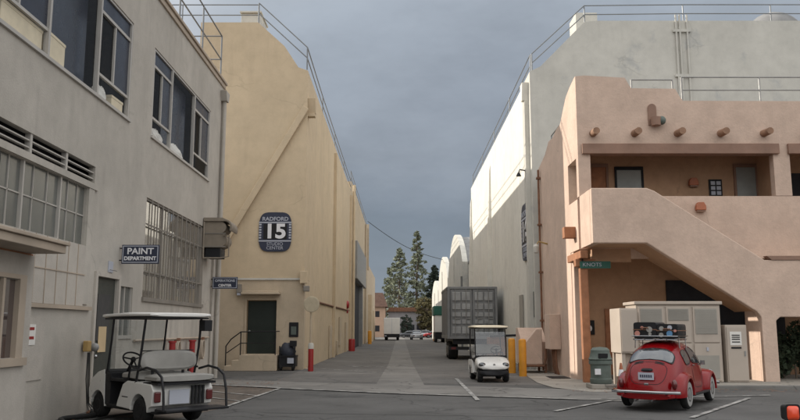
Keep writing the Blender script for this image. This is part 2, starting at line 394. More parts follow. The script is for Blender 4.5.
# ================================================================== paint shop (left)
XP = -6.5
b = thing('paint_shop_building','two storey grey beige stucco workshop with blue film windows and a barred window','building',(XP,20,0))
def PX(u,v,d): return (XP-d,u,v)
Y0, Y1, ZT = 5.5, 27.85, 10.62
upper = [(7.2,18.16,6.67,9.08),(19.82,25.98,6.70,9.10)]
louv = (9.5,16.33,4.75,5.12); band = (9.5,15.98,3.40,4.60)
barred = (19.76,25.7,2.50,5.05); doorh = (16.72,17.98,.05,2.82); smallw = (18.12,19.05,1.55,2.69)
m = mb(); m.wall(PX,Y0,Y1,0,ZT,upper+[louv,band,barred,doorh,smallw],.14)
m.quad((XP,Y1,0),(XP-7.5,Y1,0),(XP-7.5,Y1,ZT),(XP,Y1,ZT)); m.quad((XP,Y0,0),(XP-7.5,Y0,0),(XP-7.5,Y0,ZT),(XP,Y0,ZT))
m.quad((XP-7.5,Y0,0),(XP-7.5,Y1,0),(XP-7.5,Y1,ZT),(XP-7.5,Y0,ZT))
m.quad((XP,Y0,ZT),(XP-7.5,Y0,ZT),(XP-7.5,Y1,ZT),(XP,Y1,ZT))
wallp = m.build('wall','paintwall',b,weld=True)
m = mb(); m.box(XP-7.6,XP+.10,Y0-.1,Y1+.12,ZT+.003,ZT+.10); m.box(XP-.25,XP+.05,Y0,Y1+.06,ZT-.16,ZT); m.build('roof_edge','tantrim',b,bevel=.015)
# rooms behind the openings
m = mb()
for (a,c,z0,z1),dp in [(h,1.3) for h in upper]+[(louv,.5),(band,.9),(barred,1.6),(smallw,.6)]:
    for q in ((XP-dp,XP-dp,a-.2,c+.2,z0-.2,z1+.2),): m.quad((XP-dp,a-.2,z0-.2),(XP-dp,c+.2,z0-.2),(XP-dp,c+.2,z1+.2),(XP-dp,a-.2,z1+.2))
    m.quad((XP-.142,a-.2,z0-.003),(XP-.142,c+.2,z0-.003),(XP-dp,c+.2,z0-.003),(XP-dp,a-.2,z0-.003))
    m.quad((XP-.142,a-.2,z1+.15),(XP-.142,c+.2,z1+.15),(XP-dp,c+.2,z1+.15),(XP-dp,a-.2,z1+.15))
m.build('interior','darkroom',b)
def upper_window(a,c,z0,z1,units):
    fr = mb(); x0,x1 = XP-.10,XP-.02
    fr.box(x0,XP+.05,a-.03,c+.03,z0-.07,z0-.002)         # sill
    fr.box(x0,x1,a,c,z1-.06,z1)
    ys = [u for q in units for u in q[:2]]
    for y in sorted(set(ys)): fr.box(x0,XP-.005,y-.04,y+.04,z0,z1-.06)
    f_ = fr.build('window','trim',b)
    for y0,y1,kind in units:
        if kind == 'film':
            p = mb(); p.box(XP-.33,XP-.31,y0+.04,y1-.04,z0,z1-.06); p.build('film_panel','bluefilm',f_)
            p = mb(); p.quad((XP-.065,y0+.04,z0),(XP-.065,y1-.04,z0),(XP-.065,y1-.04,z1-.06),(XP-.065,y0+.04,z1-.06)); p.build('pane','pane',f_)
        else:
            g = mb(); zt, zb = z1-.46, z0+.52
            g.box(XP-.09,XP-.03,y0+.04,y1-.04,zt-.04,zt+.03); g.box(XP-.09,XP-.03,y0+.04,y1-.04,zb-.03,zb+.03)
            ym = (y0+y1)/2; g.box(XP-.09,XP-.04,ym-.03,ym+.03,zb+.03,zt-.04); g.build('sash','trim',f_)
            p = mb(); p.box(XP-.07,XP-.06,y0+.04,y1-.04,zt+.03,z1-.06); p.box(XP-.07,XP-.06,ym+.03,y1-.04,zb+.03,zt-.04); p.build('film_panel','bluefilm',f_)
            p = mb(); p.quad((XP-.08,y0+.04,zb+.03),(XP-.08,ym-.03,zb+.03),(XP-.08,ym-.03,zt-.04),(XP-.08,y0+.04,zt-.04)); p.build('pane','pane',f_)
            p = mb(); p.quad((XP-.065,y0+.04,z0),(XP-.065,y1-.04,z0),(XP-.065,y1-.04,zb-.03),(XP-.065,y0+.04,zb-.03)); p.build('pane','pane',f_)
upper_window(*upper[0],[(7.2,9.4,'film'),(11.6,13.84,'unit'),(13.84,16.2,'film'),(16.2,18.12,'unit')])
upper_window(*upper[1],[(19.86,21.55,'unit'),(21.55,24.0,'film'),(24.0,25.94,'unit')])
# louvre band, glazed band, siding
m = mb()
for z in (4.86,4.99): m.box(XP-.1,XP-.03,louv[0],louv[1],z-.012,z+.012)
for y in (12.0,13.46,14.95): m.box(XP-.12,XP-.02,y-.04,y+.04,4.75,5.12)
m.build('louvre_vent','trim',b)
m = mb(); m.box(XP-.05,XP+.05,9.5,16.45,4.612,4.74); m.box(XP-.05,XP+.035,15.99,16.28,2.2,4.61); m.build('band_frame','paintwall',b)
fr = mb()
for y in (10.4,11.8,13.25,14.75): fr.box(XP-.1,XP-.01,y-.025,y+.025,3.4,4.6)
for y in (10.9,11.4,12.3,12.8,13.7,14.25,15.15,15.6): fr.box(XP-.09,XP-.05,y-.01,y+.01,3.4,4.6)
fr.box(XP-.09,XP-.05,9.5,15.98,4.0,4.025)
fb = fr.build('window','trim',b)
p = mb(); p.box(XP-.08,XP-.07,9.5,15.98,3.4,4.6); p.build('pane','frosted',fb)
m = mb(); m.box(XP+.004,XP+.04,13.05,15.98,2.16,3.39)
m.build('siding_panel','paintlow',b)
m = mb()
for y in (13.3,13.75,14.2,14.66,15.15,15.6): m.box(XP+.041,XP+.052,y-.008,y+.008,2.16,3.39)
m.box(XP+.041,XP+.055,13.05,15.98,2.78,2.80); m.box(XP+.004,XP+.075,13.05,16.4,2.08,2.155); m.build('siding_batten','tantrim',b)
m = mb(); m.box(XP+.004,XP+.02,13.6,14.4,.80,1.9); m.build('access_panel','paintlow',b)
m = mb(); m.lathe([(.03,.09),(.30,.09),(.36,.05),(.36,.0),(.03,.0)],(XP-.05,12.05,4.42),24,'x'); m.build('vent_fan','black',b,True)
# door
fr = mb(); fr.box(XP-.12,XP+.05,16.60,16.715,0,2.92); fr.box(XP-.12,XP+.05,17.985,18.09,0,2.92); fr.box(XP-.12,XP+.05,16.715,17.985,2.825,2.92)
fr.build('door_frame','paintlow',b)
d = mb(); d.box(XP-.1,XP-.05,16.722,17.978,.05,2.815); dd = d.build('door','greendoor',b)
p = mb(); p.box(XP-.048,XP-.035,16.98,17.72,1.45,2.45); p.build('window','grille',dd)
p = mb(); p.cyl((XP-.05,16.84,1.12),(XP+.02,16.84,1.12),.02); p.ball((XP+.03,16.84,1.12),.045); p.build('handle','chrome',dd,True)
# small window + barred window
fr = mb()
for y in (18.12,18.56,19.0): fr.box(XP-.1,XP-.03,y,y+.05,1.55,2.69)
fr.box(XP-.1,XP+.03,18.1,19.07,1.47,1.548); fs = fr.build('window','trim',b)
p = mb(); p.box(XP-.08,XP-.07,18.12,19.05,1.55,2.69); p.build('pane','frosted',fs)
fr = mb(); y0,y1,z0,z1 = barred
fr.box(XP-.1,XP+.05,y0-.05,y1+.05,z0-.11,z0-.002); fr.box(XP-.1,XP-.03,y0,y1,z1-.06,z1); fr.box(XP-.1,XP-.03,y0,y0+.06,z0,z1-.06); fr.box(XP-.1,XP-.0,y1-.35,y1,z0,z1-.06)
for y in (21.3,22.7,24.0): fr.box(XP-.1,XP-.06,y-.02,y+.02,z0,z1-.06)
for z in (3.1,4.4): fr.box(XP-.1,XP-.065,y0+.06,y1-.35,z-.015,z+.015)
fw = fr.build('window','bars',b)
p = mb(); p.box(XP-.085,XP-.075,y0+.06,y1-.35,z0,z1-.06); p.build('pane',glass('barred_glass',(.60,.54,.45),.30,.30),fw)
p = mb()
for k in range(11): y = y0+.35+k*.47; p.cyl((XP+.035,y,z0),(XP+.035,y,z1-.02),.018,n=8)
for z in (3.15,4.35): p.box(XP+.01,XP+.028,y0+.05,y1-.1,z-.02,z+.02)
p.build('security_bars','bars',fw)
# rain pipe at the far corner
m = mb(); m.tube([(XP+.10,27.55,0.02),(XP+.10,27.55,9.9)],.075,10); m.prism([(27.40,9.9),(27.70,9.9),(27.85,10.25),(27.25,10.25)],'x',XP+.0,XP+.22); m.build('rain_pipe','paintwall',b,True)
m = mb(); m.tube([(XP+.06,26.9,0.02),(XP+.06,26.9,5.0)],.04,8); m.build('conduit','paintlow',b,True)
# booth with canopy
XB = -6.1
m = mb(); m.wall(lambda u,v,d:(XB-d,u,v),6,13.0,0,2.9,[(9.8,12.62,1.25,2.48)],.1)
m.quad((XB,13,0),(XP+.004,13,0),(XP+.004,13,2.9),(XB,13,2.9)); m.quad((XB,6,0),(XP,6,0),(XP,6,2.9),(XB,6,2.9)); m.build('booth_wall','paintlow',b)
fr = mb()
fr.box(XB-.05,XB+.035,12.5,12.72,1.17,2.56); fr.box(XB-.05,XB+.035,9.7,12.5,2.49,2.56); fr.box(XB-.05,XB+.06,9.6,12.85,1.12,1.245); fr.box(XB-.04,XB+.02,12.0,12.07,1.25,2.48)
fb = fr.build('window','tantrim',b)
p = mb(); p.box(XB-.06,XB-.05,9.8,12.5,1.25,2.48); p.build('pane',glass('pinkish_glass',(.34,.26,.24),.2,.5),fb)
m = mb(); m.box(XP+.004,XB+.56,6,12.9,2.93,3.06); m.box(XP+.004,XB+.61,5.9,12.95,3.063,3.12); m.build('canopy','tantrim',b,bevel=.01)
m = mb(); m.box(XP+.004,XB-.004,6,12.95,2.86,2.928); m.build('canopy_bracket','wood',b)
# objects at the paint shop
def facing_sign(nm,label,x0,x1,y,z0,z1,lines,edge='signgrey'):
    t = thing(nm,label,'sign',((x0+x1)/2,y,z0))
    p = mb(); p.box(x0,x1,y,y+.05,z0,z1); p.build('board','navy',t)
    p = mb(); w = .018
    for q in ((x0+.02,x1-.02,z1-.04,z1-.04+w),(x0+.02,x1-.02,z0+.025,z0+.025+w),(x0+.02,x0+.02+w,z0+.045,z1-.042),(x1-.02-w,x1-.02,z0+.045,z1-.042)): p.box(q[0],q[1],y-.006,y-.001,q[2],q[3])
    p.build('border',edge,t)
    for txt,s,zc,mt,sx in lines: lettering(txt,s,((x0+x1)/2,y-.006,zc),t,mt,sx=sx,bold=.004)
    p = mb(); p.cyl((x0-.06,y+.025,z1-.08),(x0+.02,y+.025,z1-.08),.015,n=8); p.cyl((x0-.06,y+.025,z0+.08),(x0+.02,y+.025,z0+.08),.015,n=8); p.build('bracket','black',t)
facing_sign('hanging_sign','navy sign reading Paint Department jutting from the grey beige wall',-6.44,-5.58,18.0,3.19,3.63,[('PAINT',.20,3.475,'signwhite',1.1),('DEPARTMENT',.118,3.31,'signwhite',1.0)])
facing_sign('hanging_sign','small navy sign reading Operations Center at the far corner of the paint shop',-6.38,-5.53,26.6,3.05,3.45,[('OPERATIONS',.112,3.32,'signgrey',1.0),('CENTER',.12,3.16,'signwhite',1.0)])
# fume hood fan on the wall
t = thing('wall_fan','weathered tan curved exhaust fan hood fixed to the wall by the barred window','exhaust fan',(-6.2,25.9,4.0))
def arc(cx,cz,r,a0,a1,n=10): return [(cx+r*math.cos(R(a0+(a1-a0)*k/n)),cz+r*math.sin(R(a0+(a1-a0)*k/n))) for k in range(n+1)]
m = mb(); m.prism([(-6.47,4.35),(-5.95,4.35)]+arc(-5.93,4.60,.22,-80,80)+arc(-5.93,5.02,.19,-80,90)+[(-6.47,5.21)],'y',25.55,26.35); m.build('housing','fan',t,True)
m = mb(); m.prism([(-6.48,5.213),(-5.85,5.213)]+arc(-5.80,5.02,.20,80,-30)+arc(-5.80,5.02,.27,-30,80)+[(-5.85,5.34),(-6.48,5.34)],'y',25.48,26.42); m.build('hood','fan',t,bevel=.015)
m = mb(); m.box(-6.42,-5.92,25.6,26.3,4.02,4.347); m.build('opening','black',t,bevel=.02)
for z in (4.8,4.36): m = mb(); m.box(-6.47,-5.74,25.53,25.548,z,z+.035); m.build('band','bars',t)
m = mb()
m.tube([(-6.46,25.5,4.0),(-6.46,25.5,5.2)],.03,8); m.tube([(-5.82,25.5,4.75),(-5.62,25.5,4.75),(-5.62,25.5,4.05),(-5.9,25.5,4.0),(-6.46,25.5,4.0)],.025,8); m.build('frame','fan',t)
# boxes and paper seen in the upper windows
def carton(nm,label,y0,y1,x0,x1,z0,z1,tilt=0):
    t = mb(); t.box(x0,x1,y0,y1,z0,z1); t.box(x0-.01,x1+.01,y0-.01,y1+.01,z1-.07,z1-.004); o = t.build(nm,'cardboard',None,bevel=.012)
    c = Vector(((x0+x1)/2,(y0+y1)/2,z0)); o.data.transform(Matrix.Translation(-c)); o.location = c; o.rotation_euler = (0,0,tilt); tag(o,label,'box'); return o
carton('cardboard_box','long cream cardboard box behind the lower pane of the near upper window',12.25,13.75,-6.95,-6.60,6.675,7.16)
carton('cardboard_box','square cream box against the blue panel in the near upper window',13.98,14.75,-6.79,-6.60,6.675,7.25,.03)
carton('cardboard_box','small cream box in the bottom corner pane of the near upper window',17.3,17.95,-6.92,-6.60,6.675,7.02,-.03)
def crumple(label,y,z,w,x=-6.70):
    m = mb(); m.ball((0,0,0),(.11,w,.26),20,12)
    for v in m.b.verts: v.co *= 1+.35*(random.random()-.5)
    for v in m.b.verts: v.co.z = max(v.co.z,-.12)
    o = m.build('paper_bundle','paper'); o.location = (x,y,z+.12); tag(o,label,'paper bundle')
crumple('crumpled white paper in the bottom right pane of the near upper window',16.75,6.672,.32)
crumple('crumpled white sheet in the bottom left pane of the far upper window',20.7,6.702,.6)
crumple('white bundle at the foot of the blue panel in the far upper window',22.6,6.702,.75,-6.69)
# little things on the paint shop wall
t = thing('notice','small white notice with red marks on the wall beside the booth','notice',(XP+.02,13.85,1.4))
m = mb(); m.box(XP+.022,XP+.03,13.72,14.02,1.42,1.78); m.build('sheet','paper',t)
for z in (1.52,1.68): m = mb(); m.box(XP+.031,XP+.034,13.78,13.96,z,z+.05); m.build('red_mark','red',t)
t = thing('notice','tan paper notice taped to the dark green door','notice',(XP,17.3,1.4)); m = mb(); m.box(XP-.033,XP-.028,17.1,17.55,1.2,1.75); m.build('sheet','yellowpaper',t)
t = thing('notice','small pale notice fixed above the dark green door','notice',(XP,17.5,2.95)); m = mb(); m.box(XP+.003,XP+.02,17.35,17.62,2.95,3.2); m.build('sheet','signgrey',t)
m = mb(); m.tube([(XP+.055+.018,17.3,3.0),(XP+.075,17.7,3.0)],.01,6); m.build('clip','steel',t)
t = thing('power_outlet','yellow wall socket with hanging cables beside the green door','socket',(XP+.06,16.25,1.2))
m = mb(); m.box(XP+.037,XP+.15,16.12,16.30,1.24,1.46); m.build('box','brass',t,bevel=.02)
m = mb(); m.ball((XP+.12,16.55,1.32),(.09,.07,.09)); m.build('plug','steel',t,True)
m = mb()
for k in range(3): m.tube([(XP+.12,16.2+.05*k,1.22),(XP+.13,16.16+.08*k,.7),(XP+.16,16.2+.05*k,.2),(XP+.3+.1*k,16.0,.025)],.012,6)
m.build('cable','cable',t)
def cable(label,pts,r=.02):
    P_ = []
    for i in range(len(pts)-1):
        for k in range(6): P_.append(tuple(pts[i][j]+(pts[i+1][j]-pts[i][j])*k/6 for j in range(3)))
    P_.append(pts[-1])
    Q = [Vector(p) for p in P_]
    for _ in range(3): Q = [Q[0]]+[(Q[i-1]+Q[i]*2+Q[i+1])/4 for i in range(1,len(Q)-1)]+[Q[-1]]
    m = mb(); m.tube(Q,r,8); tag(m.build('ground_cable','cable',None,True),label,'cable')
cable('black hose lying in loose loops along the foot of the wall',[(-6.3,12.9,.05),(-5.9,14.2,.05),(-6.35,14.9,.05),(-5.85,15.6,.05),(-6.3,16.2,.05),(-6.2,17.5,.05)],.045)
cable('thin cable trailing from the booth towards the white cart',[(-6.0,13.2,.03),(-5.6,14.0,.03),(-5.7,15.3,.03),(-5.3,16.2,.03)])
m = mb()
for k in range(26):
    x,y = -6.4+random.random()*.5, 13.2+random.random()*3.2; s_ = .03+.07*random.random()
    m.ball((x,y,s_*.4),(s_,s_*1.2,s_*.6),8,5)
o = m.build('debris','rust'); o['kind'] = 'stuff'; o['label'] = 'litter and rubble swept against the wall'
V=[];F=[]
for k in range(420):
    if k < 220: x,y = rng.uniform(4.6,11), rng.normal(22.0,.5); 
    else: x,y = rng.uniform(-6.3,-3.7), rng.normal(24.5,1.2)
    if x > 7.3 and y > 22.4: y = 22.3-rng.random()*.4
    a = rng.random()*6.28; q = rng.uniform(.02,.06); n0=len(V); zl = .036
    V += [(x+q*math.cos(a+i*1.57)*(1 if i%2 else .5),y+q*math.sin(a+i*1.57)*(1 if i%2 else .5),zl+rng.random()*.012) for i in range(4)]; F.append((n0,n0+1,n0+2,n0+3))
me = bpy.data.meshes.new('leaf_litter'); me.from_pydata(V,[],F); me.materials.append(M['rust']); o = bpy.data.objects.new('leaf_litter',me); COL.objects.link(o); o['kind'] = 'stuff'; o['label'] = 'dry leaves scattered along the kerb and gutter'
def standpipe(y,label,elbow):
    t = thing('fire_standpipe',label,'standpipe',(XP+.2,y,0),0,'red standpipes on the paint shop wall')
    m = mb(); m.tube([(XP+.2,y,0),(XP+.2,y,1.32)],.085,14); m.lathe([(.11,0),(.11,.05)],(XP+.2,y,1.32),14); m.build('pipe','red',t,True)
    if elbow: m = mb(); m.tube([(XP+.2,y-.05,.95),(XP+.2,y-.40,.95)],.075,12); m.build('outlet','red',t,True)
standpipe(24.0,'red standpipe with a side outlet behind the white cart',True)
standpipe(21.9,'plain red standpipe nearer the barred window, half behind the cart wheel',False)
def hose(y,label):
    t = thing('hose_reel',label,'hose',(XP+.12,y,.8),0,'tan hoses hung on the paint shop wall')
    m = mb()
    for k in range(3): m.tube([(XP+.06+.04*k,y+.16*math.sin(a*math.pi/12),1.05+.30*math.cos(a*math.pi/12)) for a in range(24)],.022,6,True)
    m.build('coil','tantrim',t); m = mb(); m.box(XP+.003,XP+.16,y-.05,y+.05,1.36,1.44); m.build('hook','rust',t)
hose(25.6,'tan hose coiled on a hook near the far corner of the paint shop'); hose(22.8,'tan hose coiled on a hook between the two red standpipes')
t = thing('wall_pipe','thin tan pipe running along the wall behind the white cart','pipe',(XP+.06,20,1.3)); m = mb(); m.cyl((XP+.05,19.2,1.42),(XP+.05,26.6,1.42),.03,n=8); m.build('pipe','tantrim',t,True)

def railing(nm,label,posts,h,rails,mat='greysteel',r=.03,group=None):
    t = thing(nm,label,'railing',posts[0],0,group)
    for p in posts: m = mb(); m.cyl(p,(p[0],p[1],p[2]+h),r,n=8); m.build('post',mat,t,True)
    for z in rails:
        m = mb()
        for p,q in zip(posts,posts[1:]): m.cyl((p[0],p[1],p[2]+z),(q[0],q[1],q[2]+z),r*.85,n=8)
        m.build('rail',mat,t,True)
    return t
# roof rail on paint shop (near far end)
railing('roof_railing','grey pipe railing on the paint shop roof edge',[(-6.62,22.3,10.72),(-6.62,25.0,10.72),(-6.62,27.7,10.72),(-8.2,27.7,10.72)],1.75,(.85,1.75))
# unseen block added behind the paint shop to keep low sun off the ground
t = thing('shade_block','low cream block added out of view behind the paint shop to shade the ground','building',(-13,30,0))
m = mb(); m.box(-18,-8.6,28.3,33.3,0,6.6); m.build('wall','paintlow',t); m = mb(); m.box(-18.1,-8.5,28.2,33.4,6.603,6.72); m.build('roof','roofgrey',t)

# ================================================================== stage 15
XS, YS = -4.12, 33.6
b = thing('sound_stage','tan sound stage with sloped parapet, diagonal brace and number fifteen sign','building',(XS,YS,0))
XW, XW2 = -9.0, -34
m = mb()
prof = [(XW,3.85),(XS,3.85),(XS,13.15),(-4.55,13.3),(-5.2,14.3),(-6.42,15.42),(XW,15.42)]
m.prism(prof,'y',YS,YS+2.2); m.build('gable_wall','stage15',b)
m = mb(); m.wall(lambda u,v,d:(u,YS-.02+d,v),XW,XS+.02,0,3.83,[(-6.55,-5.27,.66,2.92)],.2); m.quad((XS+.02,YS-.02,0),(XS+.02,YS+.4,0),(XS+.02,YS+.4,3.83),(XS+.02,YS-.02,3.83)); m.build('lower_wall','stage15low',b)
m = mb(); m.box(XW,XS-.06,YS+2.2,45,0,13.13); m.box(XW2,XS-.06,45,66,0,13.13); m.build('side_wall','stage15',b)
m = mb(); m.quad((XS,YS,0),(XS,66,0),(XS,66,3.84),(XS,YS,3.84)); m.quad((XS,YS+2.2,3.84),(XS,66,3.84),(XS,66,13.15),(XS,YS+2.2,13.15)); m.quad((XS,YS+2.2,13.15),(XS,66,13.15),(XS-.3,66,13.15),(XS-.3,YS+2.2,13.15)); m.build('alley_wall','stage15',b)
m = mb(); m.box(XW,XS+.06,YS-.08,YS-.021,3.78,3.86); m.build('pipe_ledge','cream',b)
# diagonal brace
dxb,dzb = (-4.2+7.75),(11.3-5.0); L_ = math.hypot(dxb,dzb); nx,nz = -dzb/L_*.14, dxb/L_*.14
m = mb(); A,B = (-4.16,11.42),(-7.95,4.75)
m.prism([(A[0]+nx,A[1]+nz),(A[0]-nx,A[1]-nz),(B[0]-nx,B[1]-nz),(B[0]+nx,B[1]+nz)],'y',YS-.16,YS-.002); m.build('diagonal_brace','stage15',b,bevel=.02)
m = mb(); m.box(XS-.01,XS+.32,YS+.2,YS+.55,11.1,11.25); m.prism([(YS+.1,11.9),(YS+.65,11.9),(YS+.5,11.26),(YS+.25,11.26)],'x',XS+.003,XS+.34); m.build('rain_hopper','stage15',b)
m = mb()
for y in (YS+.9,48,63.6): m.box(XS+.002,XS+.18,y-.2,y+.2,0,12.6 if y>40 else .01)
m.cyl((XS+.3,64.2,0),(XS+.3,64.2,13.6),.12,n=10); m.build('pilaster','stage15',b)
m = mb(); m.cyl((XS+.05,37,3.0),(XS+.05,63,3.15),.05,n=8); m.build('conduit','rust',b)
for y,z0,z1,w in ((46.2,.02,1.9,1.3),(51.3,.1,.95,.9),(53.5,.6,2.5,1.2),(59.5,.0,2.2,1.2)):
    m = mb(); m.box(XS+.003,XS+.10,y-w/2,y+w/2,z0,z1); m.build('hatch','stage15low',b,bevel=.02)
# door
m = mb(); m.box(-6.52,-5.3,YS+.1,YS+.16,.66,2.90); d = m.build('door','darkdoor',b)
m = mb(); m.ball((-6.42,YS+.06,1.6),.05); m.cyl((-6.42,YS+.06,1.6),(-6.42,YS+.1,1.6),.02,n=8); m.build('handle','steel',d,True)
m = mb(); m.box(-6.62,-6.553,YS-.06,YS+.1,.62,2.99); m.box(-5.267,-5.2,YS-.06,YS+.1,.62,2.99); m.box(-6.553,-5.267,YS-.06,YS+.1,2.923,2.99); m.build('door_frame','stage15low',b)
m = mb(); m.box(-6.75,-5.1,YS-.42,YS-.022,3.15,3.24); m.box(-6.72,-5.13,YS-.3,YS-.022,3.243,3.30); m.build('lintel','stage15low',b,bevel=.02)
# stage 15 board
def stage_sign(label,origin,facing,num,w,h):
    """facing '-y' or '-x'"""
    t = thing('stage_sign',label,'sign',origin,0 if facing=='-y' else R(-90),None,False)
    m = mb(); pts = []
    for k in range(48):
        a = 2*math.pi*k/48; c_,s_ = math.cos(a),math.sin(a); pts.append((w/2*math.copysign(abs(c_)**.42,c_),h/2*math.copysign(abs(s_)**.62,s_)))
    m.prism(pts,'y',-.06,0); m.build('board','navy',t)
    m = mb(); m.box(-w*.50,w*.50,-.068,-.061,h*.225,h*.255); m.box(-w*.5,w*.5,-.068,-.061,-h*.245,-h*.215)
    for k in range(6):
        z = -h*.17+k*h*.067; m.box(-w*.49,-w*.42,-.068,-.061,z,z+h*.04); m.box(w*.42,w*.49,-.068,-.061,z,z+h*.04)
    m.build('film_border','signgrey',t)
    m = mb(); m.box(-w*.36,w*.36,-.064,-.0605,-h*.19,h*.20); m.build('number_panel','black',t)
    lettering(num,h*.50,(0,-.07,.0),t,'signwhite',sx=1.12,bold=.03)
    lettering('RADFORD',h*.135,(0,-.066,h*.325),t,'signgrey',sx=1.05,bold=.004)
    lettering('STUDIO',h*.115,(0,-.066,-h*.31),t,'signgrey',sx=1.0); lettering('CENTER',h*.115,(0,-.066,-h*.41),t,'signgrey',sx=1.0)
stage_sign('navy shield sign with white fifteen on the tan stage front',(-5.41,YS,5.86),'-y','15',1.42,1.72)
# railings, roof boxes
railing('roof_railing','long grey pipe railing along the alley edge of the tan stage roof',[(-6.45,YS+.3,15.42),(-4.2,YS+.3,13.3),(-4.2,41,13.15),(-4.2,49,13.15),(-4.2,57,13.15),(-4.2,65.5,13.15)],1.05,(.55,1.05))
railing('roof_railing','grey pipe railing along the top of the tan stage front',[(-6.5,YS+.5,15.42),(-10,YS+.5,15.42),(-14,YS+.5,15.42)],1.05,(.55,1.05))
t = thing('roof_box','cream vent box on the tan stage roof behind the parapet','roof unit',(-7.3,35,15.42)); m = mb(); m.box(-7.75,-6.8,36.2,38,13.13,16.95); m.build('casing','cream',t,bevel=.03); m = mb(); m.box(-7.8,-6.75,36.1,38.1,16.953,17.03); m.build('lid','cream',t)
# platform, stair rail
t = thing('loading_platform','tan concrete door platform with black handrails under the stage door','platform',(-6.1,YS-.6,0))
m = mb(); m.prism([(-7.2,0),(-5.05,0),(-5.05,.64),(-6.6,.64),(-6.6,.43),(-6.9,.43),(-6.9,.21),(-7.2,.21)],'y',YS-1.15,YS-.022); m.build('base','stage15low',t,bevel=.02)
m = mb(); yf = YS-1.08
m.tube([(-7.15,yf,.0),(-7.15,yf,1.0),(-6.95,yf,1.28),(-6.55,yf,1.58),(-5.12,yf,1.6)],.025,8); m.tube([(-7.12,yf,.72),(-6.55,yf,1.12),(-5.12,yf,1.12)],.02,8)
for x in (-6.55,-5.12): m.cyl((x,yf,.6),(x,yf,1.6),.025,n=8)
m.tube([(-5.12,yf,1.6),(-5.12,YS-.1,1.6)],.022,8); m.build('handrail','blackmetal',t,True)
# lamp over door, box and floodlight at corner
t = thing('wall_lamp','small brown lantern beside the stage door lintel','lamp',(-6.85,YS,3.3)); m = mb(); m.box(-6.98,-6.78,YS-.22,YS-.022,3.22,3.6); m.build('body','bars',t,bevel=.03); m = mb(); m.box(-6.95,-6.81,YS-.20,YS-.04,3.12,3.217); m.build('lens','signgrey',t)
t = thing('junction_box','tan square box at the corner of the tan stage','box',(XS-.05,YS,3.7)); m = mb(); m.box(-4.27,-4.02+.06,YS-.30,YS-.081,3.62,4.15); m.build('casing','stage15',t,bevel=.02)
t = thing('floodlight','dark floodlight under the square box at the tan stage corner','lamp',(-4.0,YS,3.3)); m = mb(); m.box(-4.12,-3.86,YS-.3,YS-.08,3.28,3.52); m.build('housing','bars',t,bevel=.03); m = mb(); m.cyl((-4.02,YS-.08,3.4),(-4.15,YS-.021,3.5),.04,n=8); m.build('arm','rust',t)
t = thing('wall_plaque','black sign with pale panel beside the stage door','sign',(-4.5,YS,1.4)); m = mb(); m.box(-4.72,-4.32,YS-.06,YS-.021,1.36,1.98); m.build('board','black',t,bevel=.02); m = mb(); m.box(-4.63,-4.41,YS-.066,YS-.061,1.46,1.80); m.build('panel','bin',t)
t = thing('traffic_mirror','round tan convex mirror on a pale post at the alley corner','mirror',(-3.72,32.9,0))
m = mb(); m.cyl((-3.72,32.95,0),(-3.72,32.95,2.75),.04,n=12); m.build('post','stage15low',t,True)
m = mb(); m.lathe([(.02,-.012),(.30,-.012),(.335,0),(.335,.03),(.02,.03)],(-3.7,32.84,2.72),28,'y'); m.build('disc','mirror',t)
def bollard(label,loc,h,r,mat,cap=None,group=None):
    t = thing('bollard',label,'bollard',loc,0,group,False)
    m = mb(); m.lathe([(r,0),(r,h-.08),(r*.9,h-.03),(r*.5,h)],n=18); m.build('pipe',mat,t,True)
    if cap: m = mb(); m.lathe([(r+.004,h-.22),(r+.004,h-.06),(r*.8,h+.015)],n=18); m.build('sleeve',cap,t,True)
    return t
bollard('red bollard with a white top at the corner of the tan stage',(-3.62,32.2,0),1.12,.11,'red','cream')
bollard('short red bollard beside the tall stage door down the alley',(-3.72,61,0),.95,.25,'red')
bollard('yellow bollard standing left of the white box truck',(-3.45,90,0),1.5,.22,'yellow')
bollard('yellow bollard standing beyond the box truck by the green cab truck',(4.9,112,0),1.3,.2,'yellow')
# cart with tarp near corner
t = thing('hand_cart','black hand cart carrying a dark tarp bundle beside the loading platform','cart',(-4.7,32.95,0))
m = mb(); m.box(-4.98,-4.3,32.6,33.3,.16,.55); m.box(-5.0,-4.28,32.58,33.32,.553,.62)
for x in (-4.95,-4.33): m.cyl((x,32.62,.1),(x,32.62,1.0),.03,n=8)
m.build('frame','black',t)
m = mb(); m.ball((-4.68,32.95,.78),(.34,.33,.36),16,10)
for v in m.b.verts: v.co += Vector([(random.random()-.5)*.05 for _ in range(3)])
m.build('tarp_bundle','bluecloth',t,True)
m = mb(); m.box(-4.62,-4.36,32.52,32.578,.30,.52); m.build('label_plate','signgrey',t)
m = mb(); m.box(-4.55,-4.28,32.6,32.85,.98,1.22); m.build('crate','black',t,bevel=.02)
for x in (-4.9,-4.4): m = mb(); m.lathe([(.03,-.05),(.13,-.05),(.15,-.02),(.15,.02),(.13,.05),(.03,.05)],(x,32.7,.15),16,'x'); m.build('wheel','rubber',t,True)
t = thing('fire_bell','round red fire bell on the alley wall of the tan stage','bell',(XS+.1,60.8,3.4)); m = mb(); m.lathe([(.05,.2),(.25,.16),(.32,.05),(.32,0)],(XS+.003,60.8,3.55),18,'x'); m.build('gong','red',t,True); m = mb(); m.box(XS+.003,XS+.1,60.6,61,2.9,3.2); m.build('box','red',t)

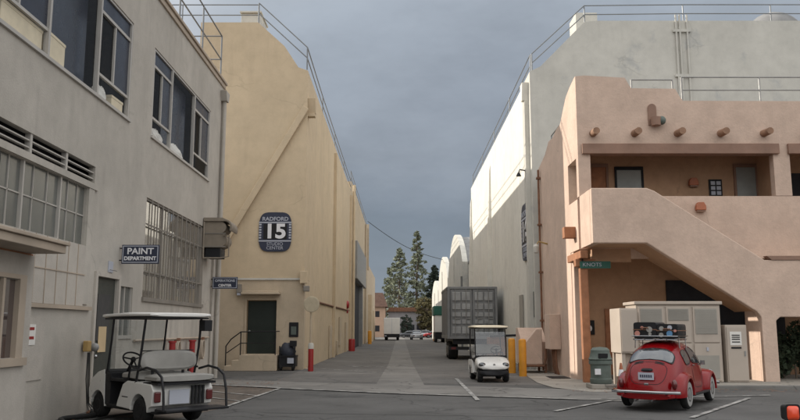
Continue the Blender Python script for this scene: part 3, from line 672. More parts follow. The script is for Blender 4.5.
# next stage on the left with the tall door
b = thing('sound_stage','tan stage beyond number fifteen with a tall open stage door and steel hood','building',(XS,70,0))
m = mb(); m.box(XW2,XS-.05,66.2,99,0,14.3); m.build('wall','stage15',b)
m = mb(); m.box(XS-.049,XS-.02,69,83,0,5.9); m.build('stage_door','darkroom',b)
m = mb(); m.box(XS-.049,-3.62,66.4,83.5,5.95,9.2); m.build('door_hood','steel',b,bevel=.05)
m = mb(); m.box(XS-.048,-3.78,79,80.2,0,5.945); m.build('sliding_door','steel',b)
m = mb(); m.cyl((XS+.1,92,0),(XS+.1,92,14),.12,n=10); m.build('rain_pipe','stage15low',b)
m = mb(); m.box(XS-.049,XS+.2,97.8,98.2,9,14.8); m.build('rain_pipe','stage15low',b)
railing('roof_railing','grey pipe railing on the roof of the second tan stage',[(-4.3,67,14.3),(-4.3,75,14.3),(-4.3,83,14.3),(-4.3,91,14.3),(-4.3,98.5,14.3)],1.1,(.55,1.1))
b = thing('sound_stage','pale yellow stage farthest along the left of the alley','building',(XS,110,0))
m = mb(); m.box(XW2,XS-.1,99.3,132,0,10.2); m.build('wall','stage15low',b); m = mb(); m.box(XS-.099,XS+.35,104,110,0,6.2); m.build('annex','stage15',b); m = mb(); m.box(XS-.099,XS+.2,118,124,0,4.4); m.build('annex','stage15',b); m = mb(); m.box(XS-.099,XS-.05,112,116,0,4); m.build('door','rust',b)
def blob_bin(nm,label,cat,loc,mat): pass

# ================================================================== right side stages
XR, YR = 5.8, 33.6
b = thing('sound_stage','cream sound stage behind the pink building with a roof railing and wall pipes','building',(XR,YR,0))
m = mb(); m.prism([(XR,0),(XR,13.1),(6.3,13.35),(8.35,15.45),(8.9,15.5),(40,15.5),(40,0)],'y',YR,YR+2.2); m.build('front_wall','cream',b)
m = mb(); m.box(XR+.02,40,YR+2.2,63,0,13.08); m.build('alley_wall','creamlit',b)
m = mb(); m.box(XR-.20,XR-.003,34.0,34.35,0,11.9)
m.build('corner_pipe','cream',b)
m = mb(); m.prism([(33.9,12.7),(34.5,12.7),(34.32,11.9),(34.05,11.9)],'x',XR-.3,XR-.002); m.build('rain_hopper','creamlit',b)
for y in (49.5,62.7): m = mb(); m.prism([(XR+.019,0),(XR-.42,0),(XR-.06,11.8),(XR+.019,12.2)],'y',y-.25,y+.25); m.build('buttress','creamlit',b)
m = mb(); m.box(XR-.05,XR-.002,36.9,37.9,1.5,3.3); m.build('hatch','vent',b)
m = mb(); m.box(XR-.03,XR-.002,33.9,34.5,2.2,3.3); m.build('window','frosted',b)
m = mb()
for x in (12.45,12.62,12.95): m.cyl((x,YR-.06,9.0),(x,YR-.06,15.75),.045,n=8)
for z in (15.0,12.9): m.box(12.3,13.1,YR-.10,YR-.002,z-.06,z+.06)
m.build('wall_pipe','cream',b,True)
railing('roof_railing','grey pipe railing climbing the sloped parapet of the cream stage',[(5.95,YR+.2,13.15),(8.4,YR+.2,15.45),(12.9,YR+.2,15.5),(16.9,YR+.2,15.5),(21,YR+.2,15.5)],.85,(.42,.85))
railing('roof_railing','grey pipe railing along the alley edge of the cream stage roof',[(5.95,34.2,13.1),(5.95,41,13.08),(5.95,48,13.08),(5.95,55,13.08),(5.95,62.5,13.08)],1.0,(.5,1.0))
t = thing('roof_box','cream box on the cream stage roof near the sloped corner','roof unit',(9,36,15)); m = mb(); m.box(8.55,9.6,36.1,37.5,13.08,16.95); m.build('casing','cream',t,bevel=.03)
t = thing('roof_dome','grey roof dome rising behind the cream stage parapet','roof dome',(22,48,13)); m = mb(); m.ball((22.0,44,17.6),(2.0,2,2.6),24,14); m.build('shell','roofgrey',t,True); m = mb(); m.cyl((22,44,13.08),(22,44,17),1.8,n=24); m.build('drum','roofgrey',t)
stage_sign('navy shield stage sign seen edge on, on the cream alley wall',(XR-.01,35.6,6.1),'-x','16',1.9,2.6)
t = thing('hook_lamp','small dark gooseneck lamp high on the cream alley wall','lamp',(XR-.2,33.9,8.6)); m = mb(); m.tube([(XR-.21,34.2,8.7),(XR-.45,34.2,8.75),(XR-.5,34.2,8.6)],.03,8); m.lathe([(.12,-.05),(.05,.1)],(XR-.5,34.2,8.5),12); m.build('lamp','black',t)
# lower link and arched stages
b = thing('link_block','low shaded link block between the cream stage and the arched stages','building',(7,67,0)); m = mb(); m.box(6.3,30,63.1,72,0,7.6); m.build('wall','cream',b); m = mb(); m.box(6.25,30,63.05,72,7.603,7.8); m.build('roof','roofgrey',b)
t = thing('roof_plant','white air handling plant on the low link block','roof unit',(7.5,67,7.8))
m = mb()
for i in range(4): m.box(6.6+.1*i,9,63.6+2*i,65.2+2*i,7.8,9.9+.35*(i%3))
m.build('casing','creamlit',t,bevel=.05); m = mb(); m.tube([(6.6,64,9.2),(6.6,70.5,10.2),(6.9,71.5,8)],.2,10); m.build('duct','white',t,True)
def arched(label,y0,y1,zs,zp,mat='cream'):
    b = thing('arched_stage',label,'building',(XR,(y0+y1)/2,0))
    n = 14; pts = [(y0,0)]+[(y0+(y1-y0)*k/n, zs+(zp-zs)*math.sin(math.pi*k/n)**.8) for k in range(n+1)]+[(y1,0)]
    m = mb(); m.prism(pts,'x',XR,XR+.5); m.build('arched_wall',mat,b)
    m = mb(); m.prism([(y,z-.25 if z>0 else 0) for y,z in pts],'x',XR+.5,40); m.build('barrel_roof','roofgrey',b)
    m = mb(); m.box(XR-.1,XR-.002,(y0+y1)/2-.1,(y0+y1)/2+.1,1,zp-2); m.build('wall_duct','cream',b); m = mb(); m.box(XR-.15,XR-.002,y0+2,y0+4,.0,2.3); m.build('wall_cabinet','cream',b)
arched('white arch topped stage just beyond the low link block',72.5,94,7.9,11.6)
arched('white arch topped stage second beyond the link block',95.5,118,7.9,11.4)
arched('white arch topped stage farthest along the right side',119.5,142,7.5,9.6)
t = thing('flagpole','thin dark vent pole rising behind the container','pole',(5.4,62,0)); m = mb(); m.cyl((5.2,66,0),(5.2,66,6.1),.09,n=8); m.build('pole','greysteel',t)
t = thing('overhead_cable','thin dark cable slung across the alley between far stages','cable',(-4,99,14))
m = mb(); P0,P1 = Vector((-4.1,98,15.2)),Vector((6,106,11.0)); m.tube([P0.lerp(P1,k/16)-Vector((0,0,.8*math.sin(math.pi*k/16))) for k in range(17)],.035,6); m.build('wire','cable',t)

# ================================================================== pink adobe building
YB, YA, XK = 25.6, 24.0, 5.97
b = thing('adobe_building','pink adobe two storey building with outside stair, balcony and log ends','building',(9,YB,0))
m = mb()
m.prism([(27.2,0),(33.1,0),(33.1,8.5),(31.4,8.8),(30.6,9.15),(29.8,9.1),(28.9,9.25),(28.3,9.25),(27.6,9.7),(27.2,9.95)],'x',XK,XK+.35)
m.prism([(YB+.302,7.42),(27.199,7.42),(27.199,9.95),(26.5,10.12),(YB+.302,10.2)],'x',XK,XK+.35)
m.prism([(YB+.302,4.33),(27.199,4.33),(27.199,6.02),(YB+.302,6.02)],'x',XK,XK+.35)
m.build('side_wall','pink',b)
m = mb(); m.quad((XK+.352,26,6),(XK+.352,27.3,6),(XK+.352,27.3,7.5),(XK+.352,26,7.5)); m.build('slot_window','vent',b)
XE = 17.5
m = mb()
m.prism([(XK,7.855),(XE,7.855),(XE,9.33),(9.60,9.36),(9.50,9.5),(9.36,9.78),(7.86,9.8),(7.80,9.9),(7.66,10.17),(XK+.3,10.25),(XK,10.22)],'y',YB,YB+.3)
m.box(XK,6.38,YB,YB+.3,6.07,7.853); m.box(12.52,13.07,YB,YB+.3,6.09,7.853); m.box(16.2,XE,YB,YB+.3,0,7.853)
m.build('front_wall','pink',b)
m = mb(); m.box(XK+.36,16.2,YB+.001,YB+.3,4.0,6.075); m.build('balcony_wall','pink',b)
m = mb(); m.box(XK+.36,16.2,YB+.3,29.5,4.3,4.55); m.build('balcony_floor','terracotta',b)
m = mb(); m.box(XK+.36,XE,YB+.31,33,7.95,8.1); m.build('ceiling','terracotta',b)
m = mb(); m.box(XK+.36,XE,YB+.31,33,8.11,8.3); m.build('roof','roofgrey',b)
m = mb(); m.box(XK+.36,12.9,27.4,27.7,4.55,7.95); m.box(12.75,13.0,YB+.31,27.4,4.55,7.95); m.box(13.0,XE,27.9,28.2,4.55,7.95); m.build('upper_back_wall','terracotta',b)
m = mb(); m.box(6.10,12.52+.18,YB-.12,YB-.002,7.50,7.85); m.box(13.0,XE,YB-.12,YB-.002,7.50,7.85); m.box(6.38,12.519,YB,YB+.3,7.5,7.853); m.build('header_beam','beam',b,bevel=.015)
# stair with solid parapet
m = mb()
top = [(XK,4.33),(XK,6.06),(7.72,6.06),(7.95,5.97),(11.25,3.80),(XE,3.80),(XE,2.06),(11.60,2.06),(11.47,1.95),(11.47,0),(11.02,0),(11.02,2.05),(10.9,2.22),(7.64,4.33)]
m.prism(top,'y',YA,YA+.26); m.build('stair_wall','pink',b,bevel=.03)
m = mb(); m.box(XK,XK+.24,YA+.261,YB-.002,4.33,6.055); m.build('stair_return','pink',b)
m = mb(); m.box(11.02,11.47,YA+.261,25.15,0,2.3); m.build('stair_pier','pink',b)
m = mb(); m.box(13.9,14.4,YA+.0,25.0,0,2.058); m.build('stair_pier','pink',b)
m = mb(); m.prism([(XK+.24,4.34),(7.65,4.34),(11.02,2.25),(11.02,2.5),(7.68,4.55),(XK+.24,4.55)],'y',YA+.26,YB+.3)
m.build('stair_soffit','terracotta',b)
m = mb()
for k in range(12): m.box(7.7+.29*k,7.99+.29*k,YA+.262,YB-.004,4.36-.18*k,4.72-.18*k)
m.box(11.5,XE,YA+.262,YB-.004,3.6,3.79); m.build('stair_steps','terracotta',b)
m = mb(); m.prism([(11.3,3.93),(XE,3.93),(XE,3.805),(11.45,3.805)],'y',YA-.03,YA+.25); m.build('ledge_strip','beam',b)
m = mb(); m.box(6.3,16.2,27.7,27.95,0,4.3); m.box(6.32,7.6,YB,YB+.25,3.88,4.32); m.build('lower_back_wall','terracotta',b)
m = mb(); m.box(XK+.02,XK+.3,26.85,27.195,0,4.329); m.build('porch_jamb','pink',b)
m = mb(); m.prism([(5.86,0),(6.12,0),(6.10,3.7),(5.84,3.7)],'y',25.3,25.56); m.build('porch_post','wood',b,bevel=.03)
m = mb(); m.box(5.70,6.35,25.28,25.58,3.705,3.95); m.box(5.80,6.05,25.0,27.0,3.955,4.20); m.build('porch_beam','wood',b,bevel=.02)
m = mb(); m.box(5.58,XK+.1,26.3,26.65,4.76,5.14); m.build('beam_stub','wood',b,bevel=.02)
for x in (6.5,7.9,9.35,10.8,12.25,13.7,15.15):
    m = mb(); m.tube([(x,YB+.1,8.22),(x,YB-.5,8.19)],[.125,.115],14); m.build('log_end','log',b,True)
# openings on the balcony
def leaf(nm,x0,x1,z0,z1,y,mat,fmat='beam',w=.08):
    m = mb(); m.box(x0,x1,y-.03,y-.003,z0,z1); o = m.build(nm,mat,b)
    m = mb(); m.box(x0-w,x0-.001,y-.07,y-.002,z0,z1); m.box(x1+.001,x1+w,y-.07,y-.002,z0,z1); m.box(x0-w,x1+w,y-.07,y-.002,z1+.001,z1+w+.05); m.build('frame',fmat,o); return o
leaf('door',6.78,7.36,4.56,7.42,27.4,'wood'); leaf('window',7.74,8.62,5.6,7.32,27.4,'blinds','black',.07); leaf('window',12.0,12.7,5.4,7.42,27.4,'blinds','beam')
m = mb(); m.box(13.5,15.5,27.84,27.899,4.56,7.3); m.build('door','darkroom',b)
m = mb(); m.box(7.2,8.2,27.62,27.699,0,2.4); m.build('doorway_and_shade_panel','wood',b)
m = mb(); m.box(9.4,13.5,27.62,27.699,0,3.4); m.build('doorway_and_shade_panel','darkroom',b)  # added near-black panel painting the deep shade behind the cabinets, no real door
# scupper, sconces, notices
t = thing('wall_scupper','brown arched clay drain spout with a blue grey pail on the pink parapet','drain spout',(8.52,YB,8.5))
m = mb(); pts = [(8.38,8.5),(8.66,8.5)]+[(8.52+.14*math.cos(a*math.pi/10),9.1+.14*math.sin(a*math.pi/10)) for a in range(11)]; m.prism(pts,'y',YB-.05,YB-.003); m.build('arch','beam',t)
m = mb(); m.lathe([(.10,0),(.15,.02),(.17,.3),(.13,.3),(.12,.1),(.02,.08)],(8.58,YB-.2,8.42),16); m.build('spout','beam',t,True)
m = mb(); m.ball((8.78,YB-.18,8.62),(.14,.14,.15)); m.build('pail','bin',t,True)
def sconce(label,x,y,z):
    t = thing('wall_sconce',label,'wall lamp',(x,y,z),0,'terracotta wall lamps on the balcony',False)
    m = mb(); m.prism([(-.17,0),(.17,0),(.16,.16),(.10,.27),(-.10,.27),(-.16,.16)],'y',-.18,-.003); m.build('shade','orange',t,bevel=.03)
    m = mb(); m.box(-.14,.14,-.15,-.02,-.05,-.002); m.build('rim','beam',t)
sconce('terracotta wall lamp on the balcony back wall',10.45,27.4,6.75); sconce('terracotta wall lamp on the front of the balcony parapet',9.95,YB,5.58)
t = thing('wall_notice','black framed notice beside the balcony door','notice',(11.25,27.4,6.4)); m = mb(); m.box(11.02,11.48,27.35,27.397,6.36,6.98); m.build('frame','black',t); m = mb()
for i in range(2):
    for j in range(3): m.box(11.08+.2*i,11.23+.2*i,27.342,27.349,6.42+.18*j,6.55+.18*j)
m.build('panel','signgrey',t)
t = thing('wall_plaque','small dark plaque with white mark under the pink stair','plaque',(6.4,27.7,1.7)); m = mb(); m.box(6.52,6.82,27.64,27.697,1.5,2.0); m.build('board','black',t); m = mb(); m.ball((6.67,27.635,1.72),(.06,.02,.1)); m.build('mark','signwhite',t)
t = thing('street_sign','green street sign hung from the porch post','sign',(6.3,25.2,3.7)); m = mb(); m.box(5.83,6.82,25.235,25.265,3.64,3.87); m.build('board','green',t); lettering('KNOTS',.17,(6.22,25.23,3.755),t,'signgrey',sx=1.1)
m = mb(); m.box(5.9,5.94,25.24,25.278,3.872,3.95); m.build('bracket','black',t)
railing('roof_railing','pale pipe railing on the lower roof of the pink building',[(10.1,27.0,8.3),(12.9,27.0,8.3),(15.3,27.0,8.3),(17.4,27,8.3)],2.35,(1.87,2.35),'steel')
railing('roof_railing','pale pipe frame behind the parapet step of the pink building',[(8.18,26.6,8.3),(9.63,26.6,8.3)],2.13,(1.7,2.12),'steel')
railing('roof_railing','thin grey railing on the side parapet of the pink building',[(6.5,28.4,8.3),(6.5,30.2,8.3),(6.5,32.6,8.3)],1.6,(1.2,1.6),'steel')
# alley side fittings of the pink wall
t = thing('meter_box','pink painted electrical box on the alley side of the pink wall','electrical box',(5.8,30.2,1.0)); m = mb(); m.box(5.55,5.967,29.3,30.3,.95,2.25); m.build('casing','pink',t,bevel=.02); m = mb()
for y in (29.5,29.8,30.1): m.tube([(5.8,y,.95),(5.82,y,.3),(5.9,y+.05,.02)],.04,8)
m.build('conduit','rust',t,True)
t = thing('drain_pipe','dark red drain pipe down the alley edge of the pink wall','pipe',(5.9,32.8,0)); m = mb(); m.cyl((5.88,32.6,0.02),(5.88,32.6,8.4),.045,n=10); m.build('pipe','rust',t,True); 
for z in (2,4,6,8): m = mb(); m.box(5.80,5.966,32.5,32.7,z,z+.08); m.build('clamp','rust',t)
t = thing('wall_lantern','pale bracket lantern on the drain pipe corner','lamp',(5.75,31.5,5.0)); m = mb(); m.tube([(5.968,31.4,5.1),(5.6,31.4,5.2),(5.5,31.4,5.0)],.035,8); m.build('arm','brass',t,True); m = mb(); m.lathe([(.05,.1),(.13,0),(.10,-.25),(.03,-.28)],(5.5,31.4,5.0),12); m.build('lamp','cream',t,True)
t = thing('equipment_shed','pink grey sloping equipment housing against the cream alley wall','equipment housing',(5.2,31.3,0))
m = mb(); m.prism([(31.0,.35),(32.4,.35),(32.4,1.75),(31.9,1.75),(31.0,1.2)],'x',4.75,5.75); m.prism([(4.75,.35),(5.5,.35),(5.5,1.7),(5.3,1.7),(4.75,1.05)],'y',30.6,30.98); m.build('housing','pink',t,bevel=.02)
for x in (4.8,5.6):
    for y in (30.7,32.2): m = mb(); m.box(x,x+.08,y,y+.08,0.017,.348); m.build('leg','rust',t)
m = mb(); m.tube([(4.8,30.55,.3),(5.55,30.55,.3),(5.62,30.55,.6),(5.62,30.55,1.2)],.05,8); m.build('pipe','rust',t,True)
t = thing('cable_reel','rust brown crate behind the yellow bollards','crate',(4.2,33.5,0)); m = mb(); m.box(3.75,4.5,33.4,34.2,.2,1.35); [m.box(x,x+.1,33.42,33.55,.0,.2) for x in (3.8,4.35)]; m.build('body','rust',t,bevel=.02); m = mb(); m.tube([(3.8,33.36,1.4),(5.4,33.36,1.45)],.05,8); m.build('bar','black',t)
t = thing('floor_mat','dark rubber mat on the concrete beside the pink wall','mat',(5.6,28,0)); m = mb(); m.box(5.2,5.85,27.3,28.4,.018,.04); m.build('mat','black',t)
y1 = bollard('orange yellow bollard nearer the pink wall',(4.45,28.8,0),1.34,.14,'yellow',None,'yellow bollards beside the white golf cart')
dup(y1,(4.36,30.9,0),None,'yellow bollard just behind its twin, nearer the container')
# shrubs in the dark opening
def leaves(name,mat,parent,centres,size,count,seed=1):
    rg = np.random.default_rng(seed); V=[]; F=[]
    for c,rad in centres:
        k = count; d = rg.normal(size=(k,3)); d /= np.linalg.norm(d,axis=1)[:,None]; p = np.array(c)+d*np.array(rad)*(rg.random((k,1))**.45)
        u = rg.normal(size=(k,3)); u /= np.linalg.norm(u,axis=1)[:,None]; w = np.cross(u,rg.normal(size=(k,3))); w /= np.linalg.norm(w,axis=1)[:,None]
        s = size*(.5+rg.random((k,1)))
        for i in range(k):
            n = len(V); V += [tuple(p[i]-u[i]*s[i]),tuple(p[i]+w[i]*s[i]*.5),tuple(p[i]+u[i]*s[i]),tuple(p[i]-w[i]*s[i]*.5)]; F.append((n,n+1,n+2,n+3))
    off = OFF.get(parent.name,Vector((0,0,0))); V = [(v[0]-off.x,v[1]-off.y,v[2]-off.z) for v in V]
    me = bpy.data.meshes.new(name); me.from_pydata(V,[],F); me.materials.append(M[mat]); o = bpy.data.objects.new(name,me); COL.objects.link(o); o.parent = parent; return o
t = thing('shrub','dark leafy shrub inside the opening at the right end of the pink building','shrub',(12.7,25.4,0))
leaves('foliage','leafshrub',t,[((12.2+.35*i,25.5+.2*(i%2),.7+.35*(i%3)),(.45,.4,.6)) for i in range(7)],.09,500,3)
m = mb(); [m.cyl((12.3+.4*i,25.5,.13),(12.2+.45*i,25.5,1.2),.03,n=6) for i in range(5)]; m.build('stems','bark',t)

# utility cabinets
t = thing('utility_cabinet','large beige three bay switchgear cabinet with grey vents behind the red car','cabinet',(8.3,23.6,0))
m = mb(); m.box(7.08,9.6,23.6,24.7,0.135,2.42); m.build('casing','cabinet',t,bevel=.02)
m = mb(); m.box(7.02,9.66,23.54,24.76,2.423,2.52); m.build('lid','cabinet',t,bevel=.02)
for i,(x0,x1) in enumerate(((7.14,7.90),(7.97,8.70),(8.77,9.54))):
    m = mb(); m.box(x0,x1,23.565,23.598,1.30,2.36); d = m.build('door','cabinet',t,bevel=.01)
    m = mb(); m.box(x0+.06,x1-.06,23.55,23.563,1.55 if i!=1 else 1.95,2.30)
    for k in range(14):
        z = (1.57 if i!=1 else 1.97)+k*(.052 if i!=1 else .023); m.box(x0+.08,x1-.08,23.540,23.549,z,z+.012)
    m.build('vent','vent',d)
    m = mb(); m.box(x0,x1,23.565,23.598,.18,1.26); d = m.build('door','cabinet',t,bevel=.01)
    m = mb(); m.box(x0+.06,x1-.06,23.55,23.563,.25,.92); m.build('vent','vent',d)
    m = mb(); m.box(x0+.35,x0+.41,23.54,23.564,1.05,1.16); m.build('handle','signgrey',d)
t = thing('utility_cabinet','tall narrow cream cabinet on legs, sunlit, left of the large beige cabinet','cabinet',(6.6,23.3,0))
m = mb(); m.box(6.42,6.92,23.0,24.1,1.0,2.30); m.build('casing','cabinet',t,bevel=.015)
m = mb(); m.box(6.45,6.89,22.975,22.998,1.04,2.26); d = m.build('door','cabinet',t,bevel=.01)
m = mb(); m.box(6.82,6.86,22.95,22.974,1.6,1.75); m.build('handle','steel',d)
for x in (6.45,6.79):
    for y in (23.05,23.95): m = mb(); m.box(x,x+.1,y,y+.1,.017,.998); m.build('leg','cabinet',t)
m = mb(); m.box(6.5,6.85,23.2,23.9,.30,.98); m.build('cable_duct','cabinet',t)
t = thing('utility_cabinet','short beige cabinet with a white notice right of the large cabinet','cabinet',(10,23.6,0))
m = mb(); m.box(9.72,10.36,23.6,24.4,.135,1.82); m.build('casing','cabinet',t,bevel=.015); m = mb(); m.box(9.75,10.33,23.57,23.598,.18,1.76); d = m.build('door','cabinet',t,bevel=.01)
m = mb(); m.box(9.84,10.18,23.562,23.568,1.22,1.62); n_ = m.build('notice','paper',d)
m = mb()
for z in (1.3,1.38,1.44,1.5): m.box(9.89,10.13,23.556,23.561,z,z+.03)
m.box(9.86,10.16,23.556,23.568,1.12,1.17); m.build('print','black',n_)
m = mb(); m.box(10.24,10.28,23.55,23.569,.9,1.05); m.build('handle','steel',d)
# litter bin and traffic cone
t = thing('litter_bin','grey green dome topped litter bin on a concrete pad','litter bin',(5.78,22.9,.016),0,None,False)
m = mb(); m.box(-.36,.36,-.36,.36,0,.13); m.build('pad','concrete',t,bevel=.02)
m = mb(); m.lathe([(.29,.131),(.31,.16),(.31,.27),(.29,.29),(.29,.66),(.33,.69),(.33,.78),(.30,.80)],n=28); m.build('body','bin',t,True)
m = mb(); m.lathe([(.33,.803),(.34,.83),(.31,.87),(.27,1.02),(.27,1.08),(.20,1.15),(.02,1.17)],n=28); m.build('dome','bin',t,True)
m = mb(); m.box(-.13,.13,-.345,-.28,.87,.99); m.build('flap','black',t); m = mb(); m.box(-.24,-.08,-.33,-.27,.40,.56); m.build('label_plate','signwhite',t)
t = thing('traffic_cone','faded orange traffic cone with white collar beside the litter bin','cone',(6.2,22.3,.016),0,None,False)
m = mb(); m.box(-.19,.19,-.19,.19,0,.04); m.lathe([(.14,.04),(.085,.38)],n=18); m.lathe([(.055,.56),(.025,.74)],n=18); m.build('cone','orange',t,True)
m = mb(); m.lathe([(.086,.381),(.056,.559)],n=18); m.build('collar','signwhite',t,True)

# ================================================================== vehicles
def wheel(parent, loc, r, w, hub='white', axis='x', wall=None, hubr=.55):
    m = mb(); x,y,z = loc
    m.lathe([(r*.5,-w/2),(r*.86,-w/2),(r*.97,-w*.36),(r,-w*.2),(r,w*.2),(r*.97,w*.36),(r*.86,w/2),(r*.5,w/2)],loc,28,axis); o = m.build('wheel','rubber',parent,True)
    m = mb(); m.lathe([(.01,-w*.44),(r*hubr*.4,-w*.47),(r*hubr,-w*.53),(r*hubr*1.02,-w*.45),(r*hubr*1.02,w*.45),(r*hubr,w*.53),(r*hubr*.4,w*.47),(.01,w*.44)],loc,24,axis); m.build('hub',hub,o,True)
    if wall:
        m = mb()
        for s_ in (-1,1):
            m.lathe([(r*hubr*1.02,s_*w*.505),(r*.64,s_*w*.525),(r*.82,s_*w*.525),(r*.83,s_*w*.505)],loc,28,axis)
        m.build('whitewall',wall,o,True)
    return o
def golf_cart(label, loc, heading, scale, rear_seat, roofmat):
    t = thing('golf_cart',label,'golf cart',loc,heading,None,False); t.scale = (scale,)*3
    rw = .235
    # rear body with wheel arch
    arch = [(.30*math.cos(a),.22+.30*math.sin(a)) for a in np.linspace(0,math.pi,12)]
    m = mb(); m.prism([(-.46,.34),(-.50,.60),(-.42,.70),(.45,.73),(.62,.66),(.80,.36),(.84,.26),(.32,.24)]+arch+[(-.36,.30)],'x',-.58,.58); m.build('rear_body','white',t,bevel=.03)
    farch = [(1.68+.29*math.cos(a),.22+.28*math.sin(a)) for a in np.linspace(math.pi,.15,10)]
    if rear_seat:
        m = mb(); m.box(-.535,.535,1.19,1.43,.26,.82); m.build('inner_panel','black',t)
        m = mb(); m.prism([(1.42,.60),(1.42,.80),(1.46,.89),(1.70,.84),(1.98,.70),(2.08,.52),(2.06,.36),(1.98,.30)]+farch[::-1]+[(1.41,.42)],'x',-.55,.55); m.build('front_cowl','white',t,bevel=.06)
    else:
        m = mb(); m.loft([(1.22,.55,.26,.86,5),(1.45,.58,.40,.86,4),(1.72,.58,.46,.80,3.2),(1.95,.54,.42,.70,3),(2.08,.44,.42,.60,2.6),(2.12,.30,.45,.55,2.4)],28); m.build('front_cowl','white',t,True)
        m = mb(); m.loft([(1.9,.5,.20,.44,3.5),(2.10,.46,.22,.42,3.2),(2.15,.36,.25,.40,3)],20); m.build('bumper','black',t,True)
        for s_ in (-1,1):
            m = mb(); m.ball((s_*.40,1.98,.60),(.13,.13,.075)); m.build('headlight','carglass',t,True)
            m = mb(); m.ball((s_*.37,2.055,.59),(.05,.05,.04)); m.build('bulb','signwhite',t,True)
        m = mb(); m.cyl((0,2.08,.60),(0,2.10,.60),.04,n=12); m.build('badge','steel',t)
    m = mb(); m.box(-.55,.55,.70,1.30,.24,.29); m.box(-.50,.50,-.5,2.0,.20,.238); m.build('floor','black',t)
    m = mb(); m.box(-.57,.57,1.14,1.30,.70,.84); m.prism([(1.10,.72),(1.24,.86),(1.42,.90),(1.42,.82),(1.2,.66)],'x',-.555,.555); m.build('dashboard','black',t,bevel=.02)
    m = mb(); m.box(-.565,.565,.30,1.135,.70,.745); m.build('side_rail','black',t)
    m = mb(); m.loft([(.16,.52,.75,.82,4),(.22,.56,.74,.88,4),(.70,.56,.74,.88,4),(.76,.52,.75,.82,4)],20); m.build('seat','seat',t,True)
    m = mb(); m.loft([(.00,.50,.94,1.22,3.5),(.04,.55,.90,1.26,3.5),(.12,.55,.90,1.26,3.5),(.17,.50,.94,1.22,3.5)],24); m.build('backrest','seat',t,True)
    m = mb(); [m.cyl((x,.08,.72),(x,.08,.95),.025,n=8) for x in (-.3,.3)]; m.build('backrest_post','black',t)
    m = mb()
    for x in (-.19,.19): m.box(x-.006,x+.006,.19,.73,.878,.884)
    m.build('seat_seam','black',t)
    m = mb(); m.tube([(x,.085,1.255-.0*abs(x)) for x in np.linspace(-.5,.5,9)],.010,6); m.build('piping','black',t,True)
    for s_ in (-1,1): m = mb(); m.box(s_*.581-.004,s_*.581+.004,.40,.62,.44,.455); m.build('body_seam','black',t)
    m = mb(); m.cyl((-.26,1.22,.72),(-.26,.92,1.06),.03,n=10); m.build('steering_column','black',t)
    m = mb(); c = Vector((-.26,.90,1.08)); ax = Vector((0,-.66,.75)); u = Vector((1,0,0)); w = ax.cross(u)
    m.tube([c+(u*math.cos(a)+w*math.sin(a))*.19 for a in np.linspace(0,2*math.pi,25)[:-1]],.016,8,True)
    for a in (0.3,2.8,4.7): m.cyl(c,c+(u*math.cos(a)+w*math.sin(a))*.19,.014,n=6)
    m.ball(c,.05); m.build('steering_wheel','black',t,True)
    m = mb(); m.loft([(-.38,.50,1.86,1.90,4),(-.32,.60,1.845,1.925,4),(.6,.62,1.85,1.945,4),(1.55,.60,1.845,1.925,4),(1.62,.50,1.86,1.90,4)],24); m.build('roof',roofmat,t,True)
    m = mb(); m.box(-.57,.57,-.3,1.5,1.815,1.845)
    m.build('roof_frame','black',t)
    for s_ in (-1,1):
        m = mb(); m.tube([(s_*.54,1.36,.84),(s_*.54,1.24,1.4),(s_*.54,1.18,1.83)],.02,8); m.build('front_post','blackmetal',t,True)
        m = mb(); m.tube([(s_*.56,.06 if not rear_seat else .16,.70),(s_*.56,.0,1.3),(s_*.55,-.08,1.83)],.022,8); m.build('rear_post','blackmetal',t,True)
        m = mb(); m.tube([(s_*.58,.05,.95),(s_*.58,.35,.98),(s_*.58,.42,.74)],.018,8); m.build('armrest','black',t,True)
        wheel(t,(s_*.47,0,rw),rw,.20,'black' if rear_seat else 'seat'); wheel(t,(s_*.45,1.68,rw),rw,.18,'black' if rear_seat else 'seat')
    m = mb(); m.quad((-.52,1.36,.88),(.52,1.36,.88),(.52,1.20,1.80),(-.52,1.20,1.80)); m.build('windscreen','clear',t)
    if rear_seat:
        m = mb(); m.loft([(-.62,.50,.75,.84,4),(-.57,.56,.73,.86,4),(-.15,.56,.73,.86,4),(-.10,.50,.75,.84,4)],20); m.build('rear_seat','seat',t,True)
        m = mb(); m.box(-.56,.56,-.62,-.1,.69,.728); m.build('seat_base','black',t)
        m = mb(); m.box(-.60,.60,-1.02,-.62,.27,.31); m.box(-.5,.5,-.62,-.48,.28,.305); m.build('footplate','black',t,bevel=.01)
        for s_ in (-1,1):
            m = mb(); m.tube([(s_*.60,.02,.92),(s_*.60,-.3,.98),(s_*.60,-.62,.94),(s_*.60,-.82,.84),(s_*.60,-.90,.6),(s_*.60,-.93,.29)],.022,10); m.build('grab_rail','blackmetal',t,True)
            m = mb(); m.box(s_*.50-.06,s_*.50+.06,-.54,-.495,.40,.58); m.build('taillight','taillens',t,bevel=.02)
        m = mb(); m.box(-.28,.10,-.53,-.505,.36,.60); m.build('rear_panel','signgrey',t)
        m = mb(); [m.box(.14+.07*k,.18+.07*k,-.54,-.503,.34,.66) for k in range(4)]; m.build('rear_grille','black',t)
        m = mb(); m.box(.48,.64,-.32,-.12,1.60,1.80); m.build('speaker','black',t,bevel=.01)
    return t
golf_cart('white golf cart with rear facing grey bench parked by the paint shop door',(-4.25,14.7,.012),R(45),1.03,True,'white')
golf_cart('white golf cart with cream roof facing the camera before the grey container',(2.93,27.2,.012),R(180+2),.93,False,'roofcream')

